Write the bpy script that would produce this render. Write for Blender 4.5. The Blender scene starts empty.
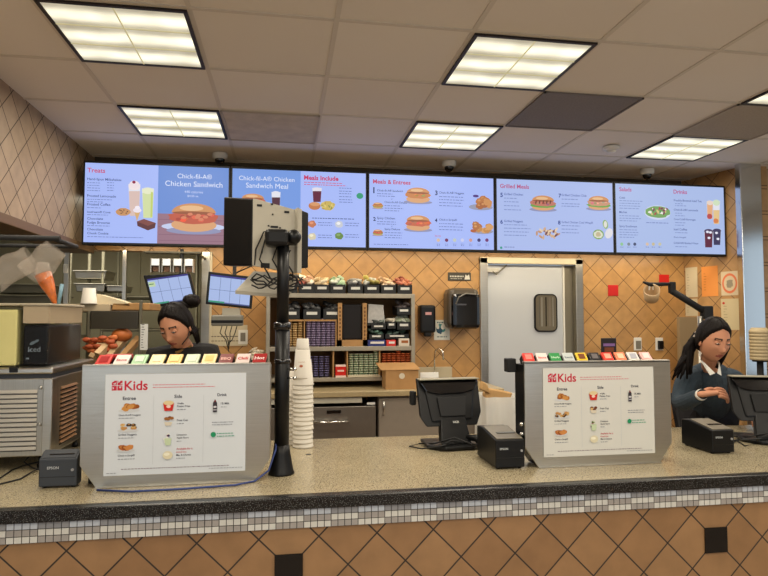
import bpy, bmesh, math, random
from mathutils import Vector, Matrix, noise as mnoise
random.seed(7)
PI = math.pi
C = bpy.context.scene.collection
# ------------------------------------------------------------------ camera numbers
F, YAW, PITCH, CZ = 602.0, math.radians(9.35), math.radians(2.885), 1.52
FW = Vector((math.sin(YAW)*math.cos(PITCH), math.cos(YAW)*math.cos(PITCH), math.sin(PITCH)))
RT = Vector((math.cos(YAW), -math.sin(YAW), 0)); UP = RT.cross(FW)
CAMP = Vector((0, 0, CZ))
def at(px, py, **k):
    d = FW + RT*((px-384)/F) + UP*((288-py)/F)
    a, v = list(k.items())[0]; i = 'XYZ'.index(a)
    return CAMP + d*((v-CAMP[i])/d[i])
# ------------------------------------------------------------------ materials
def lin(c):
    return tuple((x/255/12.92 if x/255 <= .04045 else ((x/255+.055)/1.055)**2.4) for x in c)
MC = {}
def mat(name, rgb, rough=.6, metal=0, var=0, vs=20, bump=0, bs=60, spec=.5, alpha=1, trans=0, ior=1.45, stretch=None, emis=0, coat=0):
    if name in MC: return MC[name]
    m = bpy.data.materials.new(name); m.use_nodes = True; MC[name] = m
    nt = m.node_tree; b = nt.nodes['Principled BSDF']
    c = lin(rgb)
    b.inputs['Base Color'].default_value = (*c, 1)
    b.inputs['Roughness'].default_value = rough; b.inputs['Metallic'].default_value = metal
    b.inputs['Specular IOR Level'].default_value = spec; b.inputs['IOR'].default_value = ior
    b.inputs['Alpha'].default_value = alpha; b.inputs['Transmission Weight'].default_value = trans
    if coat: b.inputs['Coat Weight'].default_value = coat
    if emis:
        b.inputs['Emission Color'].default_value = (*c, 1); b.inputs['Emission Strength'].default_value = emis
    if var or bump:
        tc = nt.nodes.new('ShaderNodeTexCoord'); mp = nt.nodes.new('ShaderNodeMapping')
        nt.links.new(tc.outputs['Object'], mp.inputs['Vector'])
        if stretch: mp.inputs['Scale'].default_value = stretch
        if var:
            n = nt.nodes.new('ShaderNodeTexNoise'); n.inputs['Scale'].default_value = vs; n.inputs['Detail'].default_value = 4
            nt.links.new(mp.outputs[0], n.inputs['Vector'])
            r = nt.nodes.new('ShaderNodeMapRange'); r.inputs[1].default_value = .3; r.inputs[2].default_value = .7
            r.inputs[3].default_value = 1-var; r.inputs[4].default_value = 1+var
            nt.links.new(n.outputs['Fac'], r.inputs[0])
            x = nt.nodes.new('ShaderNodeVectorMath'); x.operation = 'SCALE'; x.inputs[0].default_value = c
            nt.links.new(r.outputs[0], x.inputs['Scale']); nt.links.new(x.outputs[0], b.inputs['Base Color'])
        if bump:
            n = nt.nodes.new('ShaderNodeTexNoise'); n.inputs['Scale'].default_value = bs
            nt.links.new(mp.outputs[0], n.inputs['Vector'])
            bp = nt.nodes.new('ShaderNodeBump'); bp.inputs['Strength'].default_value = bump; bp.inputs['Distance'].default_value = .01
            nt.links.new(n.outputs['Fac'], bp.inputs['Height']); nt.links.new(bp.outputs[0], b.inputs['Normal'])
    return m
def emat(rgb, s=1.16):
    k = 'glow_%d_%d_%d_%g' % (*rgb, s)
    if k in MC: return MC[k]
    m = bpy.data.materials.new(k); m.use_nodes = True; MC[k] = m
    nt = m.node_tree; b = nt.nodes['Principled BSDF']
    b.inputs['Base Color'].default_value = (.01, .01, .01, 1); b.inputs['Roughness'].default_value = .5; b.inputs['Specular IOR Level'].default_value = .1
    b.inputs['Emission Color'].default_value = (*lin(rgb), 1); b.inputs['Emission Strength'].default_value = s
    return m
def pmat(rgb):
    return mat('ink_%d_%d_%d' % tuple(rgb), rgb, .6, spec=.25)
class NT:
    """tiny node-writing helper"""
    def __init__(s, name, rough=.5):
        s.m = bpy.data.materials.new(name); s.m.use_nodes = True; MC[name] = s.m
        s.nt = s.m.node_tree; s.b = s.nt.nodes['Principled BSDF']; s.b.inputs['Roughness'].default_value = rough
    def n(s, t, **k):
        o = s.nt.nodes.new(t)
        for a, v in k.items(): setattr(o, a, v)
        return o
    def math(s, op, a, b=None, c=None):
        o = s.n('ShaderNodeMath', operation=op)
        for i, v in enumerate((a, b, c)):
            if v is None: continue
            if isinstance(v, (int, float)): o.inputs[i].default_value = v
            else: s.nt.links.new(v, o.inputs[i])
        return o.outputs[0]
    def mix(s, f, a, b):
        o = s.n('ShaderNodeMix', data_type='RGBA')
        for i, v in ((0, f), (6, a), (7, b)):
            if isinstance(v, (int, float)): o.inputs[i].default_value = v
            elif isinstance(v, tuple): o.inputs[i].default_value = (*v, 1)
            else: s.nt.links.new(v, o.inputs[i])
        return o.outputs[2]
    def link(s, a, b): s.nt.links.new(a, b)
def diamond_mat(name, axis, diag, x0, z0, tile, tile2, grout, gw, rough=.35, bump=.25, blot=.12):
    """square tiles laid on the diagonal; axis = horizontal world axis"""
    q = NT(name, rough)
    g = q.n('ShaderNodeNewGeometry'); sp = q.n('ShaderNodeSeparateXYZ'); q.link(g.outputs['Position'], sp.inputs[0])
    h = q.math('SUBTRACT', sp.outputs[axis], x0); z = q.math('SUBTRACT', sp.outputs['Z'], z0)
    u = q.math('DIVIDE', q.math('ADD', h, z), diag); v = q.math('DIVIDE', q.math('SUBTRACT', h, z), diag)
    fu = q.math('FRACT', u); fv = q.math('FRACT', v)
    def edge(f): return q.math('MINIMUM', f, q.math('SUBTRACT', 1.0, f))
    e = q.math('MINIMUM', edge(fu), edge(fv))
    mask = q.n('ShaderNodeMapRange', interpolation_type='SMOOTHSTEP'); q.link(e, mask.inputs[0])
    mask.inputs[1].default_value = gw*.6; mask.inputs[2].default_value = gw*1.4
    cb = q.n('ShaderNodeCombineXYZ'); q.link(q.math('FLOOR', u), cb.inputs[0]); q.link(q.math('FLOOR', v), cb.inputs[1])
    wn = q.n('ShaderNodeTexWhiteNoise'); q.link(cb.outputs[0], wn.inputs['Vector'])
    nz = q.n('ShaderNodeTexNoise'); nz.inputs['Scale'].default_value = 14; nz.inputs['Detail'].default_value = 5
    q.link(g.outputs['Position'], nz.inputs['Vector'])
    t = q.mix(wn.outputs['Value'], lin(tile), lin(tile2))
    mr = q.n('ShaderNodeMapRange'); q.link(nz.outputs['Fac'], mr.inputs[0]); mr.inputs[1].default_value = .3; mr.inputs[2].default_value = .7
    mr.inputs[3].default_value = 1-blot; mr.inputs[4].default_value = 1+blot
    vm = q.n('ShaderNodeVectorMath', operation='SCALE'); q.link(t, vm.inputs[0]); q.link(mr.outputs[0], vm.inputs['Scale'])
    q.link(q.mix(mask.outputs[0], lin(grout), vm.outputs[0]), q.b.inputs['Base Color'])
    bp = q.n('ShaderNodeBump'); bp.inputs['Strength'].default_value = bump; bp.inputs['Distance'].default_value = .004
    q.link(mask.outputs[0], bp.inputs['Height']); q.link(bp.outputs[0], q.b.inputs['Normal'])
    rr = q.mix(mask.outputs[0], (.9,)*3, (rough,)*3); q.link(rr, q.b.inputs['Roughness'])
    return q.m
def speckle_mat(name, base, dots, rough=.25):
    q = NT(name, rough)
    tc = q.n('ShaderNodeNewGeometry')
    col = lin(base)
    nz = q.n('ShaderNodeTexNoise'); nz.inputs['Scale'].default_value = 4; nz.inputs['Detail'].default_value = 6; q.link(tc.outputs['Position'], nz.inputs['Vector'])
    col = q.mix(nz.outputs['Fac'], tuple(x*.8 for x in lin(base)), tuple(min(1, x*1.2) for x in lin(base)))
    for i, (rgb, sc, th) in enumerate(dots):
        vo = q.n('ShaderNodeTexVoronoi'); vo.inputs['Scale'].default_value = sc; vo.inputs['Randomness'].default_value = 1
        q.link(tc.outputs['Position'], vo.inputs['Vector'])
        f = q.math('LESS_THAN', vo.outputs['Distance'], th)
        col = q.mix(f, col, lin(rgb))
    q.link(col, q.b.inputs['Base Color'])
    return q.m
steel = mat('brushed_steel', (186, 182, 172), .3, 1, var=.06, vs=3, bump=.06, bs=8, stretch=(2, 2, 120))
steelh = mat('brushed_steel_side_grain', (176, 172, 162), .34, 1, var=.06, vs=3, bump=.05, bs=8, stretch=(120, 2, 2))
steeld = mat('dull_kitchen_steel', (112, 108, 92), .5, .55, var=.15, vs=5)
steelm = mat('mirror_steel', (205, 208, 208), .16, 1, bump=.03, bs=4)
chrome = mat('polished_chrome', (220, 220, 215), .12, 1)
blk = mat('black_plastic', (14, 14, 15), .38, spec=.35)
blkm = mat('matte_black_plastic', (17, 17, 18), .7)
blkg = mat('glossy_black_plastic', (10, 10, 12), .12, coat=.5)
gry = mat('dark_grey_plastic', (52, 56, 62), .5)
white = mat('white_plastic', (222, 220, 212), .4)
beige = mat('beige_painted_metal', (170, 164, 148), .45, var=.03)
paper = mat('white_paper', (226, 226, 222), .8)
card = mat('brown_cardboard', (168, 128, 82), .85, var=.08, vs=12)
cardd = mat('dark_cardboard', (128, 94, 58), .85, var=.08, vs=12)
cable = mat('black_cable', (14, 14, 15), .55)
skin = mat('skin', (190, 134, 104), .5, var=.05, vs=9, spec=.3)
hairm = mat('dark_brown_hair', (17, 11, 9), .55, var=.3, vs=18, bump=.4, bs=30, stretch=(9, 9, .8), spec=.18)
# ------------------------------------------------------------------ mesh building
class MB:
    def __init__(s): s.bm = bmesh.new(); s.mats = []
    def mi(s, m):
        if m is None: return 0
        if m not in s.mats: s.mats.append(m)
        return s.mats.index(m)
    def _merge(s, b, m, M=None, smooth=False):
        if M is not None: b.transform(M)
        i = s.mi(m); vm = {}
        for v in b.verts: vm[v] = s.bm.verts.new(v.co)
        for f in b.faces:
            try: n = s.bm.faces.new([vm[v] for v in f.verts])
            except ValueError: continue
            n.material_index = i; n.smooth = smooth or f.smooth
        b.free(); return s
    def box(s, lo, hi, m=None, bev=0, M=None, seg=2):
        b = bmesh.new(); bmesh.ops.create_cube(b, size=1)
        lo, hi = Vector(lo), Vector(hi); c = (lo+hi)/2; d = hi-lo
        for v in b.verts: v.co = Vector((v.co.x*d.x, v.co.y*d.y, v.co.z*d.z))+c
        if bev:
            bev = min(bev, .45*min(abs(d.x), abs(d.y), abs(d.z)))
            bmesh.ops.bevel(b, geom=b.edges[:], offset=bev, segments=seg, affect='EDGES', profile=.5)
        return s._merge(b, m, M)
    def prism(s, pts, d, m=None, bev=0, M=None):
        """pts: 3D polygon, extruded by vector d"""
        b = bmesh.new(); vs = [b.verts.new(p) for p in pts]; f = b.faces.new(vs)
        r = bmesh.ops.extrude_face_region(b, geom=[f])
        for g in r['geom']:
            if isinstance(g, bmesh.types.BMVert): g.co += Vector(d)
        bmesh.ops.recalc_face_normals(b, faces=b.faces[:])
        if bev: bmesh.ops.bevel(b, geom=b.edges[:], offset=bev, segments=2, affect='EDGES', profile=.5)
        return s._merge(b, m, M)
    def lathe(s, prof, c=(0, 0, 0), m=None, n=28, M=None, cap=True):
        b = bmesh.new(); rings = []
        for r, z in prof:
            rings.append([b.verts.new((r*math.cos(2*PI*i/n), r*math.sin(2*PI*i/n), z)) for i in range(n)])
        for a, d in zip(rings, rings[1:]):
            for i in range(n):
                f = b.faces.new((a[i], a[(i+1) % n], d[(i+1) % n], d[i])); f.smooth = True
        if cap:
            b.faces.new(rings[0][::-1]); b.faces.new(rings[-1])
        T = Matrix.Translation(Vector(c))
        return s._merge(b, m, (T if M is None else T @ M))
    def tube(s, pts, r, m=None, n=10, closed=False):
        pts = [Vector(p) for p in pts]; b = bmesh.new(); rings = []
        rr = r if isinstance(r, (list, tuple)) else [r]*len(pts)
        prev = None
        for i, p in enumerate(pts):
            t = (pts[min(i+1, len(pts)-1)]-pts[max(i-1, 0)])
            if t.length < 1e-9: t = Vector((0, 0, 1))
            t.normalize()
            if prev is None:
                a = Vector((0, 0, 1)) if abs(t.z) < .9 else Vector((1, 0, 0)); u = t.cross(a).normalized()
            else: u = (prev-t*prev.dot(t)).normalized()
            prev = u; w = t.cross(u)
            rings.append([b.verts.new(p+(u*math.cos(2*PI*k/n)+w*math.sin(2*PI*k/n))*rr[i]) for k in range(n)])
        for a, d in zip(rings, rings[1:]):
            for k in range(n):
                f = b.faces.new((a[k], a[(k+1) % n], d[(k+1) % n], d[k])); f.smooth = True
        b.faces.new(rings[0][::-1]); b.faces.new(rings[-1])
        return s._merge(b, m)
    def ball(s, c, r, m=None, sub=3, M=None, jit=0):
        b = bmesh.new(); bmesh.ops.create_icosphere(b, subdivisions=sub, radius=1)
        r = (r, r, r) if isinstance(r, (int, float)) else r
        for v in b.verts:
            k = 1+jit*mnoise.noise(v.co*2.3+Vector(c)*13) if jit else 1
            v.co = Vector((v.co.x*r[0], v.co.y*r[1], v.co.z*r[2]))*k
        for f in b.faces: f.smooth = True
        T = Matrix.Translation(Vector(c)); return s._merge(b, m, T if M is None else T @ M)
    def grid(s, fn, nu, nv, m=None, smooth=True, thick=0):
        b = bmesh.new(); g = [[b.verts.new(fn(i/nu, j/nv)) for j in range(nv+1)] for i in range(nu+1)]
        for i in range(nu):
            for j in range(nv):
                f = b.faces.new((g[i][j], g[i+1][j], g[i+1][j+1], g[i][j+1])); f.smooth = smooth
        if thick: bmesh.ops.solidify(b, geom=b.faces[:], thickness=thick)
        return s._merge(b, m, None, smooth)
    def mesh(s, me, m, M=None):
        b = bmesh.new(); b.from_mesh(me); return s._merge(b, m, M)
    def build(s, name, m=None, parent=None, fix=True, org=None):
        if fix: bmesh.ops.recalc_face_normals(s.bm, faces=s.bm.faces[:])
        me = bpy.data.meshes.new(name)
        vs = [v.co for v in s.bm.verts]
        if org is None:
            lo = Vector((min(v.x for v in vs), min(v.y for v in vs), min(v.z for v in vs)))
            hi = Vector((max(v.x for v in vs), max(v.y for v in vs), max(v.z for v in vs)))
            org = (lo+hi)/2; org.z = lo.z
        org = Vector(org)
        bmesh.ops.translate(s.bm, verts=s.bm.verts[:], vec=-org)
        s.bm.to_mesh(me); s.bm.free()
        if m is not None: me.materials.append(m)
        else:
            for x in s.mats: me.materials.append(x)
        o = bpy.data.objects.new(name, me); C.objects.link(o); WL[o.name] = org
        if parent is not None:
            o.parent = parent; o.location = org-WL[parent.name]
        else: o.location = org
        return o
WL = {}
def tag(o, label=None, cat=None, group=None, kind=None):
    if label: o['label'] = label
    if cat: o['category'] = cat
    if group: o['group'] = group
    if kind: o['kind'] = kind
    return o
def thing(name, label, cat, loc, group=None):
    o = bpy.data.objects.new(name, None); C.objects.link(o); o.location = loc; WL[o.name] = Vector(loc)
    o.empty_display_size = .05
    return tag(o, label, cat, group)
def kids(o): return [c for c in bpy.data.objects if c.parent == o]
def dup(root, loc, rot=None, label=None, group=None, scale=None):
    def cp(o, par):
        c = o.copy(); C.objects.link(c)
        if par is not None: c.parent = par
        for ch in KID.get(o.name, []): cp(ch, c)
        return c
    KID.clear()
    for o in bpy.data.objects:
        if o.parent is not None: KID.setdefault(o.parent.name, []).append(o)
    r = cp(root, None); r.location = loc; WL[r.name] = Vector(loc)
    if rot is not None: r.rotation_euler = rot
    if scale is not None: r.scale = (scale,)*3 if isinstance(scale, (int, float)) else scale
    if label: r['label'] = label
    if group: r['group'] = group
    return r
KID = {}
TXT = {}
def text_mesh(s, bold=0.0):
    k = (s, bold)
    if k in TXT: return TXT[k]
    cu = bpy.data.curves.new('t', 'FONT'); cu.body = s; cu.size = 1; cu.offset = bold; cu.resolution_u = 3; cu.fill_mode = 'FRONT'
    o = bpy.data.objects.new('t', cu); C.objects.link(o)
    dg = bpy.context.evaluated_depsgraph_get(); dg.update()
    me = bpy.data.meshes.new_from_object(o.evaluated_get(dg)); bpy.data.objects.remove(o)
    xs = [v.co.x for v in me.vertices]
    TXT[k] = (me, min(xs), max(xs)-min(xs)); return TXT[k]
class Canvas:
    """2D artwork laid on a plane: origin O, axes U (right) and V (up), normal N; coordinates in metres"""
    def __init__(s, O, U, V, N, glow=True, px=None):
        s.O, s.U, s.V, s.N = map(Vector, (O, U, V, N)); s.mb = MB(); s.l = 1; s.glow = glow; s.px = px; s.step = .00012
    def m(s, rgb):
        if s.glow and rgb[2] < 225: rgb = tuple(int(.84*v+.16*w) for v, w in zip(rgb, (168, 184, 240)))
        return emat(rgb) if s.glow else pmat(rgb)
    def P(s, u, v): return s.O+s.U*u+s.V*v+s.N*(s.l*s.step)
    def q(s, x, y):
        """photo reading -> plane coordinates (plane at constant Y)"""
        if s.px is None: return x, y
        p = at(x, y, Y=s.px); return (p-s.O).dot(s.U), (p-s.O).dot(s.V)
    def sc(s, x, y): 
        if s.px is None: return 1.0
        return s.q(x+1, y)[0]-s.q(x, y)[0]
    def poly(s, pts, rgb, raw=False):
        b = bmesh.new(); b.faces.new([b.verts.new(s.P(*(p if raw else s.q(*p)))) for p in pts])
        bmesh.ops.triangulate(b, faces=b.faces[:]); s.mb._merge(b, s.m(rgb)); s.l += 1
    def rect(s, x0, y0, x1, y1, rgb):
        a = s.q(x0, y0); w = s.q(x1, y0)[0]; h = s.q(x0, y1)[1]
        s.poly([(a[0], a[1]), (w, a[1]), (w, h), (a[0], h)], rgb, True)
    def ell(s, x, y, rx, ry, rgb, ang=0, a0=0, a1=360, jit=0, n=20):
        c = s.q(x, y); k = s.sc(x, y); ca, sa = math.cos(math.radians(ang)), math.sin(math.radians(ang)); pts = []
        for i in range(n+(a1-a0 < 360)):
            t = math.radians(a0+(a1-a0)*i/n); j = 1+random.uniform(-jit, jit)
            ex, ey = rx*k*math.cos(t)*j, ry*k*math.sin(t)*j
            pts.append((c[0]+ex*ca-ey*sa, c[1]+ex*sa+ey*ca))
        s.poly(pts, rgb, True)
    def text(s, t, x0, y, x1, rgb, bold=0.0, hk=1.0, align='l'):
        me, mn, w = text_mesh(t, bold); a = s.q(x0, y); b = s.q(x1, y)[0]
        k = (b-a[0])/w
        b = bmesh.new(); b.from_mesh(me)
        for v in b.verts: v.co = s.P(a[0]+(v.co.x-mn)*k, a[1]+v.co.y*abs(k)*hk)
        s.mb._merge(b, s.m(rgb)); s.l += 1
    def dashes(s, x0, y, x1, h, rgb, word=(1.2, 4)):
        a = s.q(x0, y); k = s.sc(x0, y); e = s.q(x1, y)[0]; u = a[0]; i = s.mb.mi(s.m(rgb)); lo, hi = word
        while u < e:
            w = min(random.uniform(lo, hi)*k, e-u)
            f = s.mb.bm.faces.new([s.mb.bm.verts.new(s.P(*p)) for p in ((u, a[1]), (u+w, a[1]), (u+w, a[1]+h*k), (u, a[1]+h*k))]); f.material_index = i
            u += w+.7*k
        s.l += 1
# ================================================================== SETTING
wall_m = diamond_mat('tan_diamond_wall_tile', 'X', .216, 1.208, 1.974, (186, 144, 90), (174, 132, 80), (104, 80, 54), .018)
side_m = diamond_mat('tan_diamond_side_tile', 'Y', .216, 4.2, 1.974, (176, 138, 92), (166, 128, 84), (100, 78, 58), .018)
sp_ = at(24.4, 215, X=-1.51)
soff_m = diamond_mat('beige_diamond_bulkhead_tile', 'Y', .216, sp_.y, sp_.z, (160, 138, 112), (150, 128, 102), (62, 50, 40), .018, rough=.5)
front_m = diamond_mat('brown_diamond_counter_tile', 'X', .1996, .12, .782, (150, 116, 80), (138, 104, 70), (44, 38, 34), .018, rough=.4, blot=.1)
def struct(name, mb, m=None):
    o = mb.build(name, m); o['kind'] = 'structure'; return o
def ceiling_mat():
    q = NT('ceiling_tile', .9)
    g = q.n('ShaderNodeNewGeometry'); sp = q.n('ShaderNodeSeparateXYZ'); q.link(g.outputs['Position'], sp.inputs[0])
    u = q.math('DIVIDE', q.math('SUBTRACT', sp.outputs['X'], .21), .61); v = q.math('DIVIDE', q.math('SUBTRACT', sp.outputs['Y'], 2.52), .61)
    cb = q.n('ShaderNodeCombineXYZ'); q.link(q.math('FLOOR', u), cb.inputs[0]); q.link(q.math('FLOOR', v), cb.inputs[1])
    wn = q.n('ShaderNodeTexWhiteNoise'); q.link(cb.outputs[0], wn.inputs['Vector'])
    nz = q.n('ShaderNodeTexNoise'); nz.inputs['Scale'].default_value = 2.2; nz.inputs['Detail'].default_value = 3; q.link(g.outputs['Position'], nz.inputs['Vector'])
    t = q.mix(wn.outputs['Value'], lin((222, 216, 206)), lin((228, 223, 214)))
    t = q.mix(q.math('MULTIPLY', nz.outputs['Fac'], .35), t, lin((212, 198, 178)))
    q.link(t, q.b.inputs['Base Color'])
    n2 = q.n('ShaderNodeTexNoise'); n2.inputs['Scale'].default_value = 180; q.link(g.outputs['Position'], n2.inputs['Vector'])
    bp = q.n('ShaderNodeBump'); bp.inputs['Strength'].default_value = .15; bp.inputs['Distance'].default_value = .002
    q.link(n2.outputs['Fac'], bp.inputs['Height']); q.link(bp.outputs[0], q.b.inputs['Normal'])
    return q.m
ceil_m = ceiling_mat()
tbar = mat('ceiling_grid_bar', (204, 196, 182), .6)
GX = [.21+.61*i for i in range(-3, 9)]; GY = [2.52+.61*i for i in range(-11, 5)]
b = MB(); b.box((-3.7, -4.3, 2.8), (5.4, 5.06, 2.9), ceil_m)
for x in GX: b.box((x-.011, -4.2, 2.7965), (x+.011, 5.05, 2.803), tbar)
for y in GY: b.box((-1.62, y-.011, 2.7955), (5.4, y+.011, 2.803), tbar)
# tile slab and grid bars make one mesh
struct('ceiling', b)
b = MB(); b.box((-3.7, -4.3, -.1), (5.5, 7.6, 0)); struct('floor', b, mat('quarry_tile_floor', (150, 132, 116), .5, var=.1))
red = mat('red_accent_tile', (190, 32, 28), .35)
b = MB()
b.box((-.62, 5.05, 0), (1.69, 5.17, 2.8), wall_m)
b.box((2.62, 5.05, 0), (4.4, 5.17, 2.8), wall_m)
b.box((1.69, 5.05, 2.045), (2.62, 5.17, 2.8), wall_m)
b.box((-1.75, 5.05, 2.06), (-.62, 5.17, 2.8), wall_m)
for px, py in ((613, 290.5), (664, 280)):
    p = at(px, py, Y=5.05); b.box((p.x-.05, 5.044, p.z-.05), (p.x+.05, 5.052, p.z+.05), red, .003)
struct('wall_back', b)
b = MB(); b.box((-.665, 5.02, 0), (-.6, 5.175, 2.06), steel, .003); b.box((-.60, 5.03, 0), (-.585, 5.05, 2.06), mat('cream_wall_trim', (205, 195, 170), .5)); struct('trim_1', b)
b = MB(); b.box((-1.50, 5.035, 2.12), (3.64, 5.0499, 2.8)); struct('trim_shade_band', b, mat('shade_brown_wall_band', (84, 72, 54), .8, var=.05))  # plain panel, its dark brown stands in for the shading above the screens
# left bulkhead above the kitchen pass
b = MB(); b.box((-1.62, .2, 2.085), (-1.51, 5.05, 2.8), soff_m); struct('wall_left', b)
b = MB(); b.box((-1.70, .2, 2.03), (-1.49, 5.05, 2.085), mat('brown_bulkhead_trim', (104, 80, 54), .5), .004); struct('trim_2', b)
# right side wall, a little off square, and the steel covered column at its end
SW0, SW1 = Vector((3.655, 5.05, 0)), Vector((3.80, 4.43, 0)); SWD = (SW1-SW0).normalized(); SWN = Vector((-SWD.y, SWD.x, 0)); 
if SWN.x > 0: SWN = -SWN
b = MB(); b.prism([SW0, SW1, SW1+Vector((.2, 0, 0)), SW0+Vector((.3, 0, 0))], (0, 0, 2.8)); struct('wall_right', b, side_m)
b = MB(); b.box((3.69, 4.36, 0), (3.885, 4.425, 2.8), steelm, .006); struct('trim_3', b)
b = MB(); b.box((3.88, 4.5, 0), (5.4, 4.6, 2.8), mat('beige_side_room_wall', (176, 150, 118), .7, var=.05)); b.box((3.886, 4.48, 2.1), (5.4, 4.5, 2.16), mat('dark_rail', (60, 48, 40), .6)); struct('wall_right_return', b)
# cream drop panel in the near right of the ceiling
b = MB(); b.box((1.95, 1.55, 2.74), (5.4, 1.93, 2.794), mat('cream_drop_panel', (214, 204, 182), .7)); struct('trim_4', b)
# kitchen shell behind the pass
kw = mat('kitchen_panel', (156, 150, 124), .6, .1, var=.08, vs=3)
b = MB(); b.box((-3.6, 7.0, 0), (-.3, 7.1, 2.6), kw)
for i in range(4):
    x = -3.2+.8*i; b.box((x, 6.985, .9), (x+.02, 7.0, 2.6), kw)
struct('wall_kitchen_back', b)
b = MB(); b.box((-3.7, 1.0, 0), (-3.6, 7.1, 2.6)); struct('wall_kitchen_left', b, kw)
b = MB(); b.box((-.62, 5.17, 0), (-.5, 7.0, 2.6)); struct('wall_kitchen_right', b, kw)
b = MB(); b.box((-3.7, 1.0, 2.5), (-1.62, 7.1, 2.6)); b.box((-1.62, 5.17, 2.5), (-.5, 7.1, 2.6)); struct('ceiling_kitchen', b, mat('kitchen_ceiling', (120, 112, 96), .9))
# customer side of the room: side walls and a wall with two daylight windows behind the photographer
cw = mat('customer_wall_paint', (196, 188, 174), .8, var=.04)
b = MB(); b.box((-3.75, -4.3, 0), (-3.7, 1.0, 2.8)); struct('wall_customer_left', b, cw)
b = MB()
for lo, hi in (((-4.3, 0), (.6, 2.8)), ((3.7, 0), (4.6, 2.8)), ((.6, 0), (3.7, .8)), ((.6, 2.5), (3.7, 2.8))): b.box((5.4, lo[0], lo[1]), (5.5, hi[0], hi[1]))
struct('wall_customer_right', b, cw)
b = MB()
for y in (.6, 2.1, 3.65): b.box((5.42, y, .8), (5.48, y+.05, 2.5), mat('dark_window_frame', (40, 38, 36), .5))
struct('window_3', b)
l = bpy.data.lights.new('side_daylight', 'AREA'); l.shape = 'RECTANGLE'; l.size = 1.6; l.size_y = 3.0; l.energy = 7; l.color = (.80, .90, 1)
o = bpy.data.objects.new('side_daylight', l); C.objects.link(o); o.location = (5.52, 2.15, 1.65); o.rotation_euler = (0, PI/2, 0)
b = MB()
for lo, hi in (((-3.7, 0), (-3.65, 2.8)), ((-.9, 0), (.9, 2.8)), ((3.9, 0), (5.4, 2.8)), ((-3.65, 0), (-.9, .75)), ((.9, 0), (3.9, .75)), ((-3.65, 2.35), (-.9, 2.8)), ((.9, 2.35), (3.9, 2.8))):
    b.box((lo[0], -4.3, lo[1]), (hi[0], -4.2, hi[1]))
struct('wall_front', b, cw)
for k, (xa, xb) in enumerate(((-3.65, -.9), (.9, 3.9))):
    b = MB(); fm = mat('dark_window_frame', (40, 38, 36), .5)
    for x in (xa, (xa+xb)/2, xb-.05): b.box((x, -4.28, .75), (x+.05, -4.2, 2.35), fm)
    for z in (.75, 2.3): b.box((xa, -4.28, z), (xb, -4.2, z+.05), fm)
    struct('window_%d' % (k+1), b)
    l = bpy.data.lights.new('window_daylight', 'AREA'); l.shape = 'RECTANGLE'; l.size = xb-xa; l.size_y = 1.5; l.energy = 12*(xb-xa); l.color = (.80, .90, 1)
    o = bpy.data.objects.new('window_daylight', l); C.objects.link(o); o.location = ((xa+xb)/2, -4.32, 1.55); o.rotation_euler = (PI/2, 0, 0)
# ------------------------------------------------------------------ ceiling lights
def light_mat():
    q = NT('light_lens', .4)
    g = q.n('ShaderNodeTexCoord'); sp = q.n('ShaderNodeSeparateXYZ'); q.link(g.outputs['Object'], sp.inputs[0])
    # tubes run along X: two bright lines per lens row
    y = q.math('FRACT', q.math('MULTIPLY', q.math('ADD', sp.outputs['Y'], .285), 1/.19))
    d = q.math('ABSOLUTE', q.math('SUBTRACT', y, .55))
    br = q.n('ShaderNodeMapRange', interpolation_type='SMOOTHSTEP'); q.link(d, br.inputs[0]); br.inputs[1].default_value = .42; br.inputs[2].default_value = .05
    br.inputs[3].default_value = .5; br.inputs[4].default_value = 1.55
    nz = q.n('ShaderNodeTexNoise'); nz.inputs['Scale'].default_value = 6; nz.inputs['Detail'].default_value = 1; q.link(g.outputs['Object'], nz.inputs['Vector'])
    q.link(q.math('MULTIPLY', br.outputs[0], q.math('ADD', .35, nz.outputs['Fac'])), q.b.inputs['Emission Strength'])
    q.b.inputs['Emission Color'].default_value = (1, .95, .72, 1); q.b.inputs['Base Color'].default_value = (.5, .48, .4, 1)
    return q.m
lens_m = light_mat(); frame_m = mat('dark_fixture_frame', (34, 26, 22), .5); louver = mat('louver_blade', (206, 200, 160), .4, emis=.5)
lx = thing('ceiling_light', 'square ceiling light', 'ceiling light', (-.705, 2.825, 2.80), 'ceiling lights')
cx, cy = -.705, 2.825
b = MB(); w = .287
for s in (-1, 1):
    b.box((cx+s*w-.008, cy-w-.008, 2.786), (cx+s*w+.008, cy+w+.008, 2.802)); b.box((cx-w, cy+s*w-.008, 2.786), (cx+w, cy+s*w+.008, 2.802))
b.build('frame', frame_m, lx)
b = MB(); b.box((cx-.284, cy-.284, 2.791), (cx+.284, cy+.284, 2.797)); b.build('lens', lens_m, lx, org=(cx, cy, 2.788))
b = MB(); b.box((cx-.003, cy-.282, 2.787), (cx+.003, cy+.282, 2.791))
for s in (-.094, .094): b.box((cx-.282, cy+s-.003, 2.787), (cx+.282, cy+s+.003, 2.791))
b.build('louver', louver, lx)
spots = [(-1, 0), (-1, 1), (2, 0), (2, 1), (5, 0), (5, 1)]
LBL = ['largest, nearest ceiling light panel in the upper left corner', 'smaller ceiling light panel at left, just before the dessert menu screen', 'large bright ceiling light panel in the upper centre right',
       'small ceiling light panel before the third menu screen', 'ceiling light panel cut off by the right edge of the photo', 'ceiling light panel above the two rightmost menu screens']
def lamp(x, y, e):
    l = bpy.data.lights.new('lamp', 'AREA'); l.shape = 'SQUARE'; l.size = .54; l.energy = e; l.color = (1, .90, .74)
    o = bpy.data.objects.new('lamp', l); C.objects.link(o); o.location = (x, y, 2.765)
LE = 17
k = 0
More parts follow.
